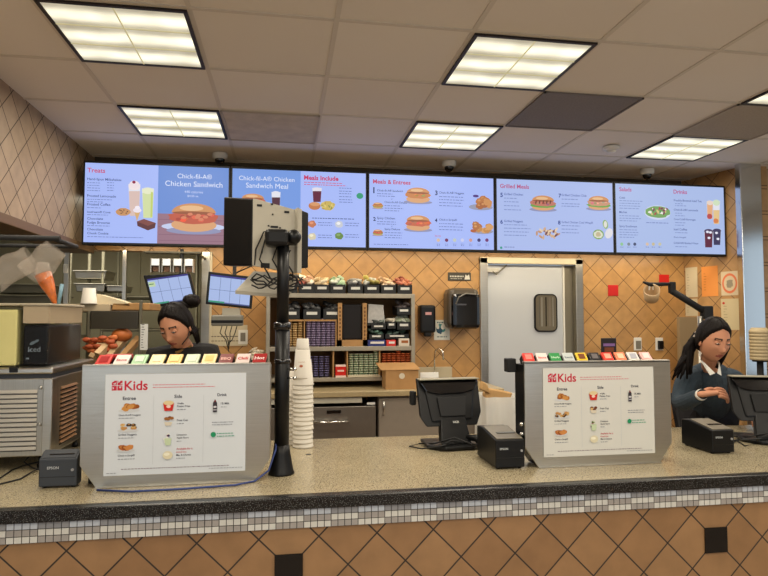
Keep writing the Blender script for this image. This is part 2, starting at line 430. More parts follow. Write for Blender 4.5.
for col in (-1, 2, 5):
    for row in (0, 1):
        X, Y = -.705+.61*(col+1), 2.825+1.22*row
        if col == 5: X = -.705+.61*6
        if k == 0: lx['label'] = LBL[0]
        else: dup(lx, (X, Y, 2.80), None, LBL[k])
        lamp(X, Y, LE); k += 1
for col in (-.705, 1.125, 2.955):  # unseen fixtures carrying on the grid, added to light the scene
    for row in (1.605, .385, -.835, -2.055):
        dup(lx, (col, row, 2.80), None, 'unseen ceiling light panel added over the customer side', 'unseen ceiling lights added over the customer side')
        lamp(col, row, LE)
# vents and detectors
def vent(x0, y0, w, h, m, label, slats):
    t = thing('ceiling_vent', label, 'ceiling vent', (x0+w/2, y0+h/2, 2.80))
    b = MB(); b.box((x0+.012, y0+.012, 2.790), (x0+w-.012, y0+h-.012, 2.798)); b.build('perforated_panel', m, t)
    b = MB()
    for s in (0, 1):
        b.box((x0+s*(w-.012), y0, 2.785), (x0+s*(w-.012)+.012, y0+h, 2.799)); b.box((x0, y0+s*(h-.012), 2.785), (x0+w, y0+s*(h-.012)+.012, 2.799))
    b.build('vent_frame', slats, t)
perf = mat('grey_perforated_panel', (104, 98, 92), .8, var=.1, vs=60)
vent(1.43, 3.13, .61, .61, mat('dark_grille', (118, 112, 108), .7, var=.12, vs=90), 'dark grey square vent grille between the two middle right ceiling lights', mat('grille_frame', (112, 106, 102), .6))
vent(2.65, 3.13, .61, .61, mat('grille_grey', (160, 150, 134), .7, var=.1, vs=90), 'mid grey vent panel nearest the right edge of the ceiling', mat('grille_frame2', (164, 154, 138), .6))
vent(-.4, 3.74, .61, .61, mat('smudged_vent', (188, 178, 162), .8, var=.12, vs=9), 'smudged pale vent panel beside the small left ceiling light', mat('grille_frame3', (170, 160, 144), .6))
p = at(611, 146, Z=2.8)
t = thing('smoke_detector', 'small white smoke detector on the ceiling near the right screens', 'smoke detector', (p.x, p.y, 2.8))
b = MB(); b.lathe([(.05, 2.796), (.06, 2.79), (.06, 2.775), (.045, 2.765)], (p.x, p.y, 0)); b.build('base', white, t)
b = MB(); b.lathe([(.035, 2.766), (.03, 2.752), (.012, 2.748)], (p.x, p.y, 0)); b.build('sensor_cap', white, t)
def domecam(px, label):
    p = at(px, 153, Z=2.8) if px < 300 else at(px, 161 if px < 500 else 169, Z=2.8)
    t = thing('dome_camera', label, 'security camera', (p.x, p.y, 2.8), 'dome cameras above the menu screens')
    b = MB(); b.lathe([(.052, 2.798), (.058, 2.79), (.058, 2.765), (.05, 2.752), (.03, 2.75)], (p.x, p.y, 0)); b.build('housing', white, t)
    b = MB(); b.lathe([(.038, 2.756), (.038, 2.745), (.034, 2.73), (.022, 2.716), (.006, 2.71)], (p.x, p.y, 0)); b.build('dome', blkg, t)
domecam(220, 'white dome security camera above the sandwich screen at left')
domecam(449, 'white dome security camera above the middle menu screen')
domecam(647, 'white dome security camera above the rightmost menu screen')
# ================================================================== MENU SCREENS
def burger(c, x, y, w, fill=(196, 96, 44), green=False, grill=False):
    r = w/2; c.ell(x, y+r*.62, r*1.15, r*.16, (140, 140, 170))
    c.ell(x, y+r*.38, r*.95, r*.30, (226, 160, 96))
    if green: c.ell(x, y+r*.26, r*1.08, r*.2, (96, 160, 50), jit=.08); c.ell(x, y+r*.12, r*.95, r*.12, (200, 60, 40), jit=.06)
    c.ell(x, y+r*.06, r*1.05, r*.28, fill, jit=.09)
    for i in range(9): c.ell(x+random.uniform(-.8, .8)*r, y+r*random.uniform(-.08, .2), r*.13, r*.08, tuple(max(0, min(255, int(v*random.uniform(.7, 1.3)))) for v in fill))
    c.ell(x, y-r*.12, r*.92, r*.42, (214, 138, 72), a0=0, a1=180); c.ell(x, y-r*.12, r*.9, r*.07, (150, 74, 34))
    c.ell(x-r*.1, y-r*.32, r*.5, r*.12, (240, 184, 120))
    if grill:
        for i in range(-2, 3): c.ell(x+i*r*.3, y-r*.0, r*.05, r*.16, (90, 40, 20), ang=-15)
def nuggets(c, x, y, w, n=8, cols=((190, 110, 44), (170, 90, 36), (212, 138, 66)), h=.5):
    c.ell(x, y+w*h*.35, w*.52, w*h*.22, (150, 150, 165))
    for i in range(n):
        a = x+w*random.uniform(-.36, .36); d = y+w*h*random.uniform(-.28, .28); r = w*.15
        c.ell(a, d, r*1.15, r*.9, cols[i % 3], jit=.12); c.ell(a-r*.2, d-r*.25, r*.45, r*.3, cols[2], jit=.15)
def cup(c, x, y0, y1, w, body, top=None, fl=.45):
    h = y1-y0; q = c.q
    c.poly([(x-w/2, y0), (x+w/2, y0), (x+w*.38, y1), (x-w*.38, y1)], (225, 225, 235))
    c.poly([(x-w*.46, y0+h*fl*.5), (x+w*.46, y0+h*fl*.5), (x+w*.38, y1), (x-w*.38, y1)], body)
    if top: c.ell(x, y0+h*.08, w*.5, h*.12, top)
BG = (168, 186, 246); BGR = (172, 188, 234); TITLE = (198, 62, 88); INK = (58, 70, 120); LITE = (108, 122, 178)
def screen_frame(i, label):
    x0 = -1.447+1.0372*i; x1 = x0+1.0372
    t = thing('menu_screen', label, 'screen', ((x0+x1)/2, 4.66, 2.06), 'menu screens in a row')
    b = MB(); b.box((x0+.001, 4.6, 2.050), (x1-.001, 4.66, 2.662), blkm, .004); b.box((x0+.2, 4.66, 2.15), (x1-.2, 4.70, 2.55), blkm, .01); b.build('housing', None, t)
    b = MB()
    for s in (.25, .79): b.box((x0+s-.02, 4.70, 2.25), (x0+s+.02, 5.034, 2.29), blkm); b.box((x0+s-.02, 4.68, 2.2), (x0+s+.02, 4.70, 2.5), blkm)
    b.box((x0+.2, 5.02, 2.2), (x1-.2, 5.0356, 2.34), blkm); b.build('wall_bracket', None, t)
    c = Canvas((x0, 4.5995, 2.05), (1, 0, 0), (0, 0, 1), (0, -1, 0), True, px=4.6)
    c.step = .00006
    return t, c, x0, x1
def bgrect(c, x0, x1, z0, z1, rgb):
    o = c.O; c.poly([(x0-o.x, z0-o.z), (x1-o.x, z0-o.z), (x1-o.x, z1-o.z), (x0-o.x, z1-o.z)], rgb, True)
Z0, Z1 = 2.068, 2.646
# 1 ---- dessert / sandwich
t, c, x0, x1 = screen_frame(0, 'leftmost menu screen with dessert list on its left and a large chicken sandwich')
mx = at(157.9, 200, Y=4.6).x
bgrect(c, x0+.014, mx, Z0, Z1, BG); bgrect(c, mx, x1-.014, Z0, Z1, (98, 136, 206))
o = c.O; zt = at(180, 214, Y=4.6).z
bgrect(c, mx, x1-.014, Z0, zt, (150, 104, 112)); 
for yy in (219, 226, 234, 240): c.rect(158.5, yy, 228, yy+.6, (128, 84, 96))
c.text('Treats', 87.3, 172.2, 105.3, (206, 70, 96), .02)
for s, y, x in (('Hand-Spun Milkshakes', 180, 121.5), ('Frosted Lemonade', 196.8, 116), ('Frosted Coffee', 205.3, 110.5), ('Icedream® Cone', 212.8, 110.5), ('Chocolate', 219.6, 103), ('Fudge Brownie', 223.5, 110), ('Chocolate', 230.3, 103), ('Chunk Cookie', 234.2, 108.5)):
    c.text(s, 87.2, y, x, INK, .012)
for y in (183, 185.6, 188.2, 190.8): c.dashes(87.2, y, 100, .8, LITE); c.dashes(107, y, 114, .8, LITE, (2, 3))
for y, x in ((199.6, 112), (202, 103), (208, 101), (215, 108), (226, 110), (237, 143)): c.dashes(87.2, y, x, .8, LITE)
cup(c, 134.5, 184, 216, 12, (226, 190, 170), (240, 226, 226)); c.ell(134.5, 184.5, 5, 4, (238, 222, 226)); c.ell(134, 182.2, 1.7, 1.6, (140, 20, 44))
cup(c, 148, 188.5, 218, 12, (216, 226, 150), (240, 240, 190), .3); c.rect(151, 192, 153, 217, (200, 212, 90))
c.ell(123.5, 212, 7.4, 4.2, (206, 140, 74), jit=.06)
for i in range(7): c.ell(123.5+random.uniform(-5, 5), 212+random.uniform(-2.5, 2.5), .8, .6, (90, 50, 30))
c.poly([(134.6, 212), (140.4, 212), (137, 221.5)], (222, 170, 96)); c.ell(137.4, 210.3, 4.2, 2.6, (236, 226, 236)); c.ell(137.6, 207.6, 2.6, 1.8, (242, 234, 242))
c.poly([(137, 221.5), (144, 219), (156, 223), (155, 228), (148, 230.5), (137.5, 226)], (84, 36, 30)); c.poly([(137, 221.5), (144, 219), (156, 223), (148, 226)], (122, 58, 44))
c.text('Chick-fil-A®', 177.5, 178.2, 212, (226, 232, 250), .0); c.text('Chicken Sandwich', 165.3, 185.8, 222.5, (226, 232, 250), .0)
c.text('440 calories', 184.5, 193, 203, (206, 216, 246)); c.text('$4.05 ea.', 187.5, 197, 199, (206, 216, 246))
c.ell(193.5, 227, 32, 4.6, (196, 206, 236)); burger(c, 194, 216, 48, (196, 78, 44))
for i in range(12): c.ell(193.5+random.uniform(-20, 20), 217+random.uniform(-3, 3.2), 2.6, 1.6, random.choice([(206, 96, 52), (172, 56, 34), (222, 122, 74)]), jit=.1)
c.mb.build('display_panel', None, t, fix=False)
# 2 ---- meal
t, c, x0, x1 = screen_frame(1, 'second menu screen from the left, partly hidden by the pole-mounted monitor')
mx = at(300.5, 200, Y=4.6).x
bgrect(c, x0+.014, mx, Z0, Z1, (112, 150, 220)); bgrect(c, mx, x1-.014, Z0, Z1, BG)
bgrect(c, x0+.014, mx, Z0, at(260, 222, Y=4.6).z, (150, 104, 112))
c.text('Chick-fil-A® Chicken', 239, 180, 294.5, (226, 232, 250)); c.text('Sandwich Meal', 246, 187.5, 288, (226, 232, 250))
burger(c, 253, 200, 24, (200, 84, 50)); cup(c, 276, 192, 216, 9, (70, 26, 32), (226, 226, 236))
c.text('Meals Include', 304, 179.6, 338.5, (206, 40, 76), .03); c.dashes(304, 182.6, 342, .8, (214, 80, 110)); c.dashes(304, 184.8, 346, .8, (214, 80, 110))
cup(c, 317, 188, 202, 9.5, (90, 20, 34), (226, 220, 230)); c.ell(314.5, 206, 6, 4, (200, 112, 50)); c.ell(315, 204.2, 5, 2, (224, 150, 84))
c.ell(328, 205.8, 7, 4.6, (208, 176, 70), jit=.12)
for i in range(14): c.ell(328+random.uniform(-5.5, 5.5), 205.8+random.uniform(-3, 3), 1.5, .6, random.choice([(232, 202, 96), (180, 140, 44), (120, 130, 50)]), ang=random.uniform(0, 180))
for y in (188.5, 191.5, 194, 197, 200, 202.5): c.dashes(339, y, 354-(y % 3), .8, LITE)
c.ell(359.8, 196, 3.4, 3, (40, 150, 96)); c.dashes(312, 218.5, 354, .8, INK)
for x, y, col in ((312, 224, (200, 110, 60)), (339, 224.5, (206, 206, 206)), (312, 236.5, (222, 206, 160)), (339, 236, (96, 130, 44))):
    c.ell(x, y, 4, 3.6, col, jit=.12); c.ell(x-.6, y-1, 2, 1.3, tuple(min(255, v+36) for v in col))
    for d in (-1, 1.5): c.dashes(x+6, y+d, x+20, .8, LITE)
c.mb.build('display_panel', None, t, fix=False)
# 3 ---- entrees
t, c, x0, x1 = screen_frame(2, 'middle menu screen listing items 1 to 4 with fried chicken sandwiches')
bgrect(c, x0+.014, x1-.014, Z0, Z1, BG)
c.text('Meals & Entrees', 373, 183.3, 410.5, TITLE, .025)
for s, x, y in (('1', 373.2, 193), ('2', 373.2, 220.8), ('3', 435, 195), ('4', 434.8, 222)): c.text(s, x, y, x+(1.3 if s == '1' else 2.6), (30, 40, 84), .03)
for s, x, y, e in (('Chick-fil-A® Sandwich', 377, 191.3, 403), ('Chick-fil-A® Deluxe', 384.5, 203, 407), ('Spicy Chicken', 377, 219, 395), ('Spicy Deluxe', 384.5, 230, 400), ('Chick-fil-A® Nuggets', 439, 193.5, 464), ('Chick-n-Strips®', 439, 220.5, 457)):
    c.text(s, x, y, e, INK, .012)
for x, ys, e in ((377, (194, 196.3), 398), (384.5, (206, 208.5, 211), 405), (377, (222, 224.3), 398), (384.5, (233, 235.5, 238), 404), (439, (197, 200, 203, 206), 466), (439, (224, 227, 230), 466)):
    for y in ys: c.dashes(x, y, e-random.uniform(0, 6), .8, LITE)
c.text('or', 391, 199.6, 393, INK); c.text('or', 391, 226.8, 393, INK)
burger(c, 418, 194.5, 25, (206, 120, 52)); burger(c, 418, 222.3, 25, (204, 92, 50))
for x, y, f in ((377.8, 205.3, (206, 120, 52)), (377.8, 232.3, (204, 92, 50))): burger(c, x, y, 10, f, True)
random.seed(3); nuggets(c, 480.5, 202.5, 23, 9, h=.6); c.ell(475.5, 196.2, 3, 1.3, (70, 40, 110))
nuggets(c, 482, 227.5, 21, 8, ((200, 130, 54), (182, 104, 40), (222, 156, 80)), h=.55); c.ell(473, 231, 3, 1.6, (180, 84, 34))
c.text('Sauces', 434.5, 236.6, 440.5, (206, 70, 96))
for x, col in ((438, (224, 188, 150)), (446.3, (110, 30, 66)), (454.3, (196, 204, 180)), (462, (200, 204, 236)), (470.3, (214, 150, 130)), (478.6, (50, 40, 90)), (486.5, (110, 40, 90))):
    c.ell(x, 240.3, 1.7, 1.7, col); c.dashes(x-1.6, 244.6, x+1.8, .7, LITE, (1, 2)); c.dashes(x-1.4, 246.2, x+1.6, .7, LITE, (1, 2))
c.dashes(373.5, 244.6, 408, .7, LITE)
c.mb.build('display_panel', None, t, fix=False)
# 4 ---- grilled
t, c, x0, x1 = screen_frame(3, 'fourth menu screen from the left listing items 5 to 8 with grilled sandwiches')
bgrect(c, x0+.014, x1-.014, Z0, Z1, BGR)
c.text('Grilled Meals', 500, 187.8, 529, (186, 70, 110), .02)
for s, x, y in (('5', 500.3, 196.8), ('6', 500.3, 223.6), ('7', 558.6, 197.3), ('8', 558, 224.4)): c.text(s, x, y, x+2.5, (40, 60, 130), .03)
for s, x, y, e in (('Grilled Chicken', 504, 195, 523), ('Grilled Nuggets', 504, 222, 523), ('Grilled Chicken Club', 561.5, 196, 586.5), ('Grilled Chicken Cool Wrap®', 561.5, 223, 593)): c.text(s, x, y, e, (70, 84, 150), .012)
for x, ys, e in ((504, (198.5, 202, 206, 210), 522), (504, (225, 228.5, 232, 235.5), 531), (561.5, (199.5, 204, 206.5), 582), (561.5, (226, 229.5, 233), 582)):
    for y in ys: c.dashes(x, y, e-random.uniform(0, 5), .8, (122, 138, 190))
burger(c, 543, 202.3, 24, (196, 110, 80), True, True); burger(c, 598.5, 202.3, 22, (206, 140, 96), True)
random.seed(5)
for i in range(34):
    a = random.uniform(0, 2*PI); r = random.uniform(0, 1); x, y = 547+11.5*r*math.cos(a), 233+5*r*math.sin(a)
    c.ell(x, y, 2.3, 1.0, random.choice([(236, 206, 160), (218, 170, 120), (110, 60, 60), (198, 140, 90)]), ang=random.uniform(20, 160))
c.ell(598, 234.5, 5.5, 4.6, (120, 160, 70)); c.ell(598, 234.5, 4.4, 3.6, (226, 226, 190), jit=.1); c.ell(598, 234.5, 2.6, 2, (200, 180, 130), jit=.2)
c.ell(605, 224.5, 2.6, 4.2, (140, 176, 84), ang=12); c.ell(605, 224.5, 1.7, 3.1, (230, 226, 206)); c.ell(608.5, 233.5, 3.6, 5, (222, 220, 226), ang=-25)
c.ell(500.9, 247.8, 1.2, 1.2, (40, 150, 120)); c.dashes(504, 247.5, 514, .8, LITE)
c.mb.build('display_panel', None, t, fix=False)
# 5 ---- salads & drinks
t, c, x0, x1 = screen_frame(4, 'rightmost menu screen with a salad plate and cold drinks')
bgrect(c, x0+.014, x1-.014, Z0, Z1, (170, 188, 230))
c.text('Salads', 619.3, 191, 631.5, (186, 70, 120), .02); c.text('Drinks', 673.5, 193.5, 687, (186, 70, 120), .02)
for s, x, y, e in (('Cobb', 619.3, 198.5, 625), ('Market', 619.3, 213, 627), ('Spicy Southwest', 619.3, 227, 637), ('Freshly-Brewed Iced Tea', 673.8, 201.3, 701.5), ('Chick-fil-A® Lemonade', 673.8, 210.6, 698), ('Coca-Cola® Beverages', 673.8, 220, 695.5), ('Iced Coffee', 673.8, 230.3, 687), ('Simply Orange®', 673.8, 237.8, 686), ('DASANI® Bottled Water', 673.8, 243.8, 698.5)):
    c.text(s, x, y, e, (66, 80, 140), .012)
for x, ys, e in ((619.3, (201, 203.5, 206, 208.5), 643), (619.3, (216, 218.5, 221), 641), (619.3, (230, 232.5, 235, 237.5), 640), (675, (204, 206, 213.5, 216, 223, 225.5, 233, 247), 688)):
    for y in ys: c.dashes(x, y, e-random.uniform(0, 6), .7, (122, 138, 190))
c.ell(657.5, 212.6, 13, 6.6, (206, 214, 236)); c.ell(657.5, 212, 12.4, 5.6, (110, 160, 70), jit=.08)
for i in range(26): c.ell(657.5+random.uniform(-9, 9), 211+random.uniform(-3, 3), 1.6, .9, random.choice([(238, 232, 226), (120, 40, 60), (170, 60, 50), (220, 196, 110), (80, 140, 60)]), ang=random.uniform(0, 180))
c.dashes(646, 223, 668, .7, LITE)
for x, col in ((621.5, (140, 200, 130)), (628.5, (120, 130, 130)), (634.5, (60, 66, 90)), (647, (226, 190, 150)), (653, (206, 186, 130)), (659.5, (206, 196, 150))):
    c.ell(x, 244.2, 1.5, 1.5, col); c.dashes(x-1.5, 247.5, x+1.6, .7, LITE, (1, 2))
cup(c, 709.5, 201.5, 219, 6.4, (238, 170, 110), (240, 216, 190), .1); c.ell(709.2, 216.5, 2.6, 2.4, (190, 60, 50)); cup(c, 716, 201, 224, 7, (238, 196, 120), (214, 230, 180), .8); c.ell(715.5, 221, 2.6, 2.2, (226, 120, 50))
cup(c, 708.2, 230, 247.5, 9, (84, 20, 34), (60, 40, 70), .1); cup(c, 716.5, 229.5, 245, 8.4, (44, 34, 62), (50, 40, 70), .1)
for x, y in ((707, 232), (710, 232.5), (716, 233), (717.5, 239), (708.5, 238)): c.ell(x, y, 1.5, 1.1, (226, 226, 240))
c.mb.build('display_panel', None, t, fix=False)
# wall-wash fixture behind the screens, over the work area
t = thing('wash_light', 'long slim warm light behind the bottom of the menu screens', 'light', (1.5, 4.78, 2.09))
b = MB(); b.box((-1.40, 4.74, 2.10), (3.62, 4.82, 2.15), white, .004); b.build('light_housing', None, t)
b = MB(); b.box((-1.39, 4.75, 2.094), (3.61, 4.81, 2.10)); b.build('light_tube', mat('warm_tube', (255, 214, 140), .5, emis=WASH if 'WASH' in globals() else 2.4), t)
for i in range(4):
    l = bpy.data.lights.new('wash', 'AREA'); l.shape = 'RECTANGLE'; l.size = 1.2; l.size_y = .06; l.energy = 5; l.color = (1, .84, .60)
    o = bpy.data.objects.new('wash', l); C.objects.link(o); o.location = (-.75+1.25*i+ (0 if i else .0), 4.80, 2.09); o.rotation_euler = (math.radians(14), 0, 0)
# ================================================================== SERVICE COUNTER
top_m = speckle_mat('tan_speckled_stone', (160, 148, 120), [((84, 74, 58), 130, .28), ((190, 180, 156), 170, .24), ((66, 58, 46), 210, .24)], .2)
edge_m = speckle_mat('black_speckled_stone', (11, 11, 12), [((120, 120, 118), 260, .24), ((46, 50, 48), 170, .26)], .25)
t = thing('service_counter', 'long front service counter faced with brown diamond tiles and a mosaic stripe', 'counter', (1.2, 2.6, 0))
b = MB(); b.box((-3.2, 2.09, 0), (5.0, 3.0, .876), front_m)
b.build('tiled_body', None, t)
for x in (-1.576, .02, 1.616, 3.212): MB().box((x-.047, 2.083, .683-.047), (x+.047, 2.0895, .683+.047), mat('black_glossy_tile', (10, 10, 11), .15), .002).build('black_inset_tile', None, t)
b = MB(); g = mat('mosaic_grout', (62, 60, 58), .9); b.box((-3.2, 2.0835, .8145), (5.0, 2.0895, .8785), g)
mw = [mat('mosaic_cool_white', (184, 192, 202), .3, var=.04), mat('mosaic_grey', (140, 142, 146), .3, var=.05), mat('mosaic_warm_white', (202, 202, 196), .3, var=.04), mat('mosaic_mid_grey', (156, 152, 148), .3, var=.05)]
PX = .02306; PZ = .0213
for i in range(-114, 218):
    x = -.0235+PX*i; blkk = (i//4) % 2
    for r in range(3):
        z = .8785-PZ*(r+1)
        m = (mw[1], mw[2], mw[3])[r] if blkk == 0 else (mw[0], mw[3], mw[2])[r]
        m = m
        b.box((x+.0013, 2.0815, z+.0013), (x+PX-.0013, 2.0836, z+PZ-.0013), m)
b.build('mosaic_stripe', None, t)
t = thing('counter_worktop', 'tan speckled stone worktop with a black front edge', 'worktop', (1.2, 2.6, .88))
b = MB(); b.box((-3.2, 2.108, .88), (5.0, 3.05, .92), top_m, .003); b.build('stone_slab', None, t)
b = MB(); b.box((-3.2, 2.072, .8785), (5.0, 2.108, .9205), edge_m, .004); b.build('black_edge', None, t)
b = MB(); b.box((-3.2, 2.108, .9201), (5.0, 2.114, .9206)); b.build('inlay_line', mat('dark_inlay', (66, 58, 44), .4), t)
b = MB(); p = at(308.5, 454.5, Z=.92); b.lathe([(.012, .9195), (.012, .9212)], (p.x, p.y, 0)); b.build('screw_hole_cap', blk, t)
# ------------------------------------------------------------------ packet rack boxes with the menu card
def nug(c, x, y, w, kind=0):
    cols = [((172, 108, 48), (150, 84, 34), (198, 140, 74)), ((206, 170, 110), (70, 50, 36), (190, 140, 84)), ((170, 100, 50), (140, 76, 34), (196, 130, 70))][kind]
    c.ell(x, y+w*.16, w*.5, w*.08, (200, 202, 204))
    for i in range(9 if kind == 0 else 12 if kind == 1 else 3):
        a, d = x+w*random.uniform(-.33, .33), y+w*random.uniform(-.12, .1)
        if kind == 2: a, d = x+w*(-.15+.17*i), y+w*(.03*(i % 2))
        r = w*(.14 if kind == 0 else .09 if kind == 1 else .2)
        c.ell(a, d, r*1.2, r*.75, cols[i % 3], jit=.1, ang=random.uniform(-20, 20)); c.ell(a-r*.2, d-r*.2, r*.5, r*.3, cols[2])
def menu_card(X0, X1, Zt, Zb, Y, parent, glowcol):
    """card artwork in card-relative units: 141 wide x 102 high, origin top-left"""
    W = X1-X0; H = Zt-Zb; k = W/141
    b = MB(); b.box((X0, Y-.0016, Zb), (X1, Y, Zt), pmat((206, 212, 218)) if glowcol else pmat((206, 206, 200)))
    cd = b.build('menu_card', None, parent)
    c = Canvas((X0, Y-.0017, Zt), (k, 0, 0), (0, 0, -H/102), (0, -1, 0), False); c.step = .00004
    RED = (188, 40, 62); IK = (52, 56, 70); G = (132, 136, 146)
    # text needs V upward: draw via a flipped canvas
    tc = Canvas((X0, Y-.0019, Zt), (k, 0, 0), (0, 0, k), (0, -1, 0), False); tc.step = .00004
    def T(s, x, y, x1, col, bold=0.0, hk=1.0): tc.text(s, x, -y*(H/102)/k, x1, col, bold, hk)
    def D(x, y, x1, h, col, word=(1, 3.4)): tc.dashes(x, -y*(H/102)/k, x1, h, col, word)
    # small red square mark made of four tiles with simple shapes
    for i in range(2):
        for j in range(2): c.rect(6.2+i*5.5, 6.3+j*5.3, 6.2+i*5.5+4.9, 6.3+j*5.3+4.7, RED)
    for pts in (((6.2, 6.3), (9, 6.3), (6.2, 8.2)), ((7.2, 9.6), (10.4, 8.2), (9.6, 10.4)), ((12.4, 6.3), (15, 6.3), (12.6, 8.6)), ((14, 10), (16.4, 8.4), (16.4, 10)), ((6.8, 12.6), (8.6, 13.6), (7.4, 15.4)), ((13.2, 12.4), (15.8, 12.2), (14.4, 14.4))): c.poly(list(pts), (206, 210, 216))
    T('Kids', 18.6, 16.0, 41.4, RED, .02)
    D(46.5, 11.6, 99, .75, (204, 96, 112)); D(46.5, 14.2, 109, .75, (204, 96, 112))
    T('Entree', 17.2, 26, 30, IK, .02); T('Side', 68, 25, 75.8, IK, .02); T('Drink', 111.5, 24, 121.3, IK, .02)
    for x in (47.5, 97.5): c.rect(x, 22, x+.3, 92, (184, 190, 196))
    nug(c, 23.5, 33.5, 21, 0); nug(c, 23, 53.5, 21, 1); nug(c, 21, 74, 18, 2)
    for s, x, y, e in (('Chick-fil-A® Nuggets', 13.5, 42.2, 35), ('Grilled Nuggets', 13.5, 62, 31.5), ("Chick-n-Strip®", 13.5, 83, 30)): T(s, x, y, e, IK, .01)
    for y, e in ((44.8, 29), (64.8, 29), (86, 30)): D(13.5, y, e, .7, G)
    # side column
    c.poly([(57, 30), (68, 30), (66.5, 38), (58.5, 38)], (196, 44, 34)); c.ell(62.5, 29.8, 5.2, 2.4, (216, 196, 150)); c.ell(62.5, 33.5, 2.2, 1.6, (232, 200, 190))
    for i in range(5): c.ell(62.5+random.uniform(-3.5, 3.5), 48+random.uniform(-3, 2.5), 2, 1.5, random.choice([(150, 96, 50), (206, 168, 110), (110, 60, 40)]))
    c.poly([(58.5, 49.5), (66.5, 49.5), (65.3, 53), (59.7, 53)], (210, 200, 180))
    for i in range(8): c.ell(62+random.uniform(-3, 3), 65+random.uniform(-3.5, 5), 1.3, 1.2, random.choice([(206, 208, 190), (90, 110, 60), (60, 50, 80), (150, 60, 60), (222, 222, 214)]))
    c.poly([(59, 66), (66, 66), (65, 73), (60, 73)], (190, 206, 170)); c.ell(62.5, 83, 5, 4.2, (214, 206, 176)); c.ell(61.5, 82, 3, 1.6, (232, 228, 206))
    for s, x, y, e, col in (('Waffle', 71, 31.5, 77.5, IK), ('Potato Fries', 71, 34.4, 84, IK), ('Fruit Cup', 71, 48.8, 82, IK), ('Cinnamon', 71, 63.6, 81, IK), ('Apple Sauce', 71, 66.6, 83, IK), ('Available for a', 71, 78, 87, RED), ('limited time', 71, 81, 81, RED), ('Mac & Cheese', 71, 84.2, 85.4, IK)): T(s, x, y, e, col, .01)
    for y, e in ((37.2, 80), (51.6, 78), (69.6, 76), (87, 80)): D(71, y, e, .7, G)
    # drink column
    c.rect(107.2, 31, 111.4, 40.5, (54, 50, 58)); c.ell(109.3, 31.2, 2, 2.6, (60, 56, 64)); c.rect(108.6, 27.5, 110, 30, (120, 40, 46)); c.ell(109.3, 35, 1.8, 1.1, (196, 196, 200)); c.rect(107.4, 37.5, 111.2, 38.6, (170, 170, 176))
    T('1% Milk', 115.2, 32.6, 124, IK, .01); D(115.2, 35.6, 121, .7, G)
    D(106.5, 51.3, 128, .7, G); D(106.5, 53.8, 127, .7, G)
    c.ell(108, 63.5, 2.7, 2.7, (34, 140, 96)); tc.poly([(106.8, -63.2*(H/102)/k), (107.7, -64.6*(H/102)/k), (109.6, -62*(H/102)/k), (107.8, -63.6*(H/102)/k)], (230, 236, 232), True)
    D(111.5, 63, 128, .8, (80, 160, 130)); D(111.5, 65.8, 130, .8, (80, 160, 130))
    D(17, 96, 124, .6, (120, 96, 110)); D(3, 99.6, 12, .5, G); D(104, 98.4, 138, .5, G)
    c.mb.build('card_pictures', None, cd, fix=False); tc.mb.build('card_lettering', None, cd, fix=False)
def rack_box(X0, X1, Zt, Y, depth, side, label, card, glow):
    t = thing('packet_rack', label, 'rack', ((X0+X1)/2, Y+depth/2, .92))
    ch = .055; chz = .08; ZB = .9205
    prof = lambda y: [(X0, y, Zt), (X1, y, Zt), (X1, y, ZB+chz), (X1-ch, y, ZB), (X0+ch, y, ZB), (X0, y, ZB+chz)]
    b = MB(); b.prism(prof(Y), (0, .012, 0), steel, .002); b.box((X0+ch, Y-.012, ZB), (X1-ch, Y+.002, ZB+.0025), steel); b.build('front_panel', None, t)
    b = MB(); b.prism([(x, y+.0125, z-.012 if z > 1.2 else z+.004) for x, y, z in prof(Y)], (0, depth-.02, 0), side); b.build('rack_body', None, t)
    b = MB(); b.box((X0, Y, Zt-.008), (X1, Y+.024, Zt+.003), steelh, .002); b.build('top_lip', None, t)
    menu_card(*card, Y-.001, t, glow)
    return t
tl = rack_box(-.711, -.050, 1.352, 2.30, .13, mat('rack_side_steel', (150, 146, 138), .4, .8), 'steel packet rack with kids menu card on the left of the counter', (-.630, -.139, 1.319, .961), True)
tr = rack_box(.957, 1.604, 1.343, 2.32, .11, blk, 'steel packet rack with kids menu card on the right of the counter', (1.034, 1.524, 1.318, .961), False)
for z in (1.05, 1.09): MB().ball((.955, 2.35, z), .010, chrome, 2).build('side_bolt', None, tr)
b = MB(); b.box((.918, 2.405, 1.295), (.957, 2.45, 1.352), blkm, .004); b.build('side_bracket', None, tr)
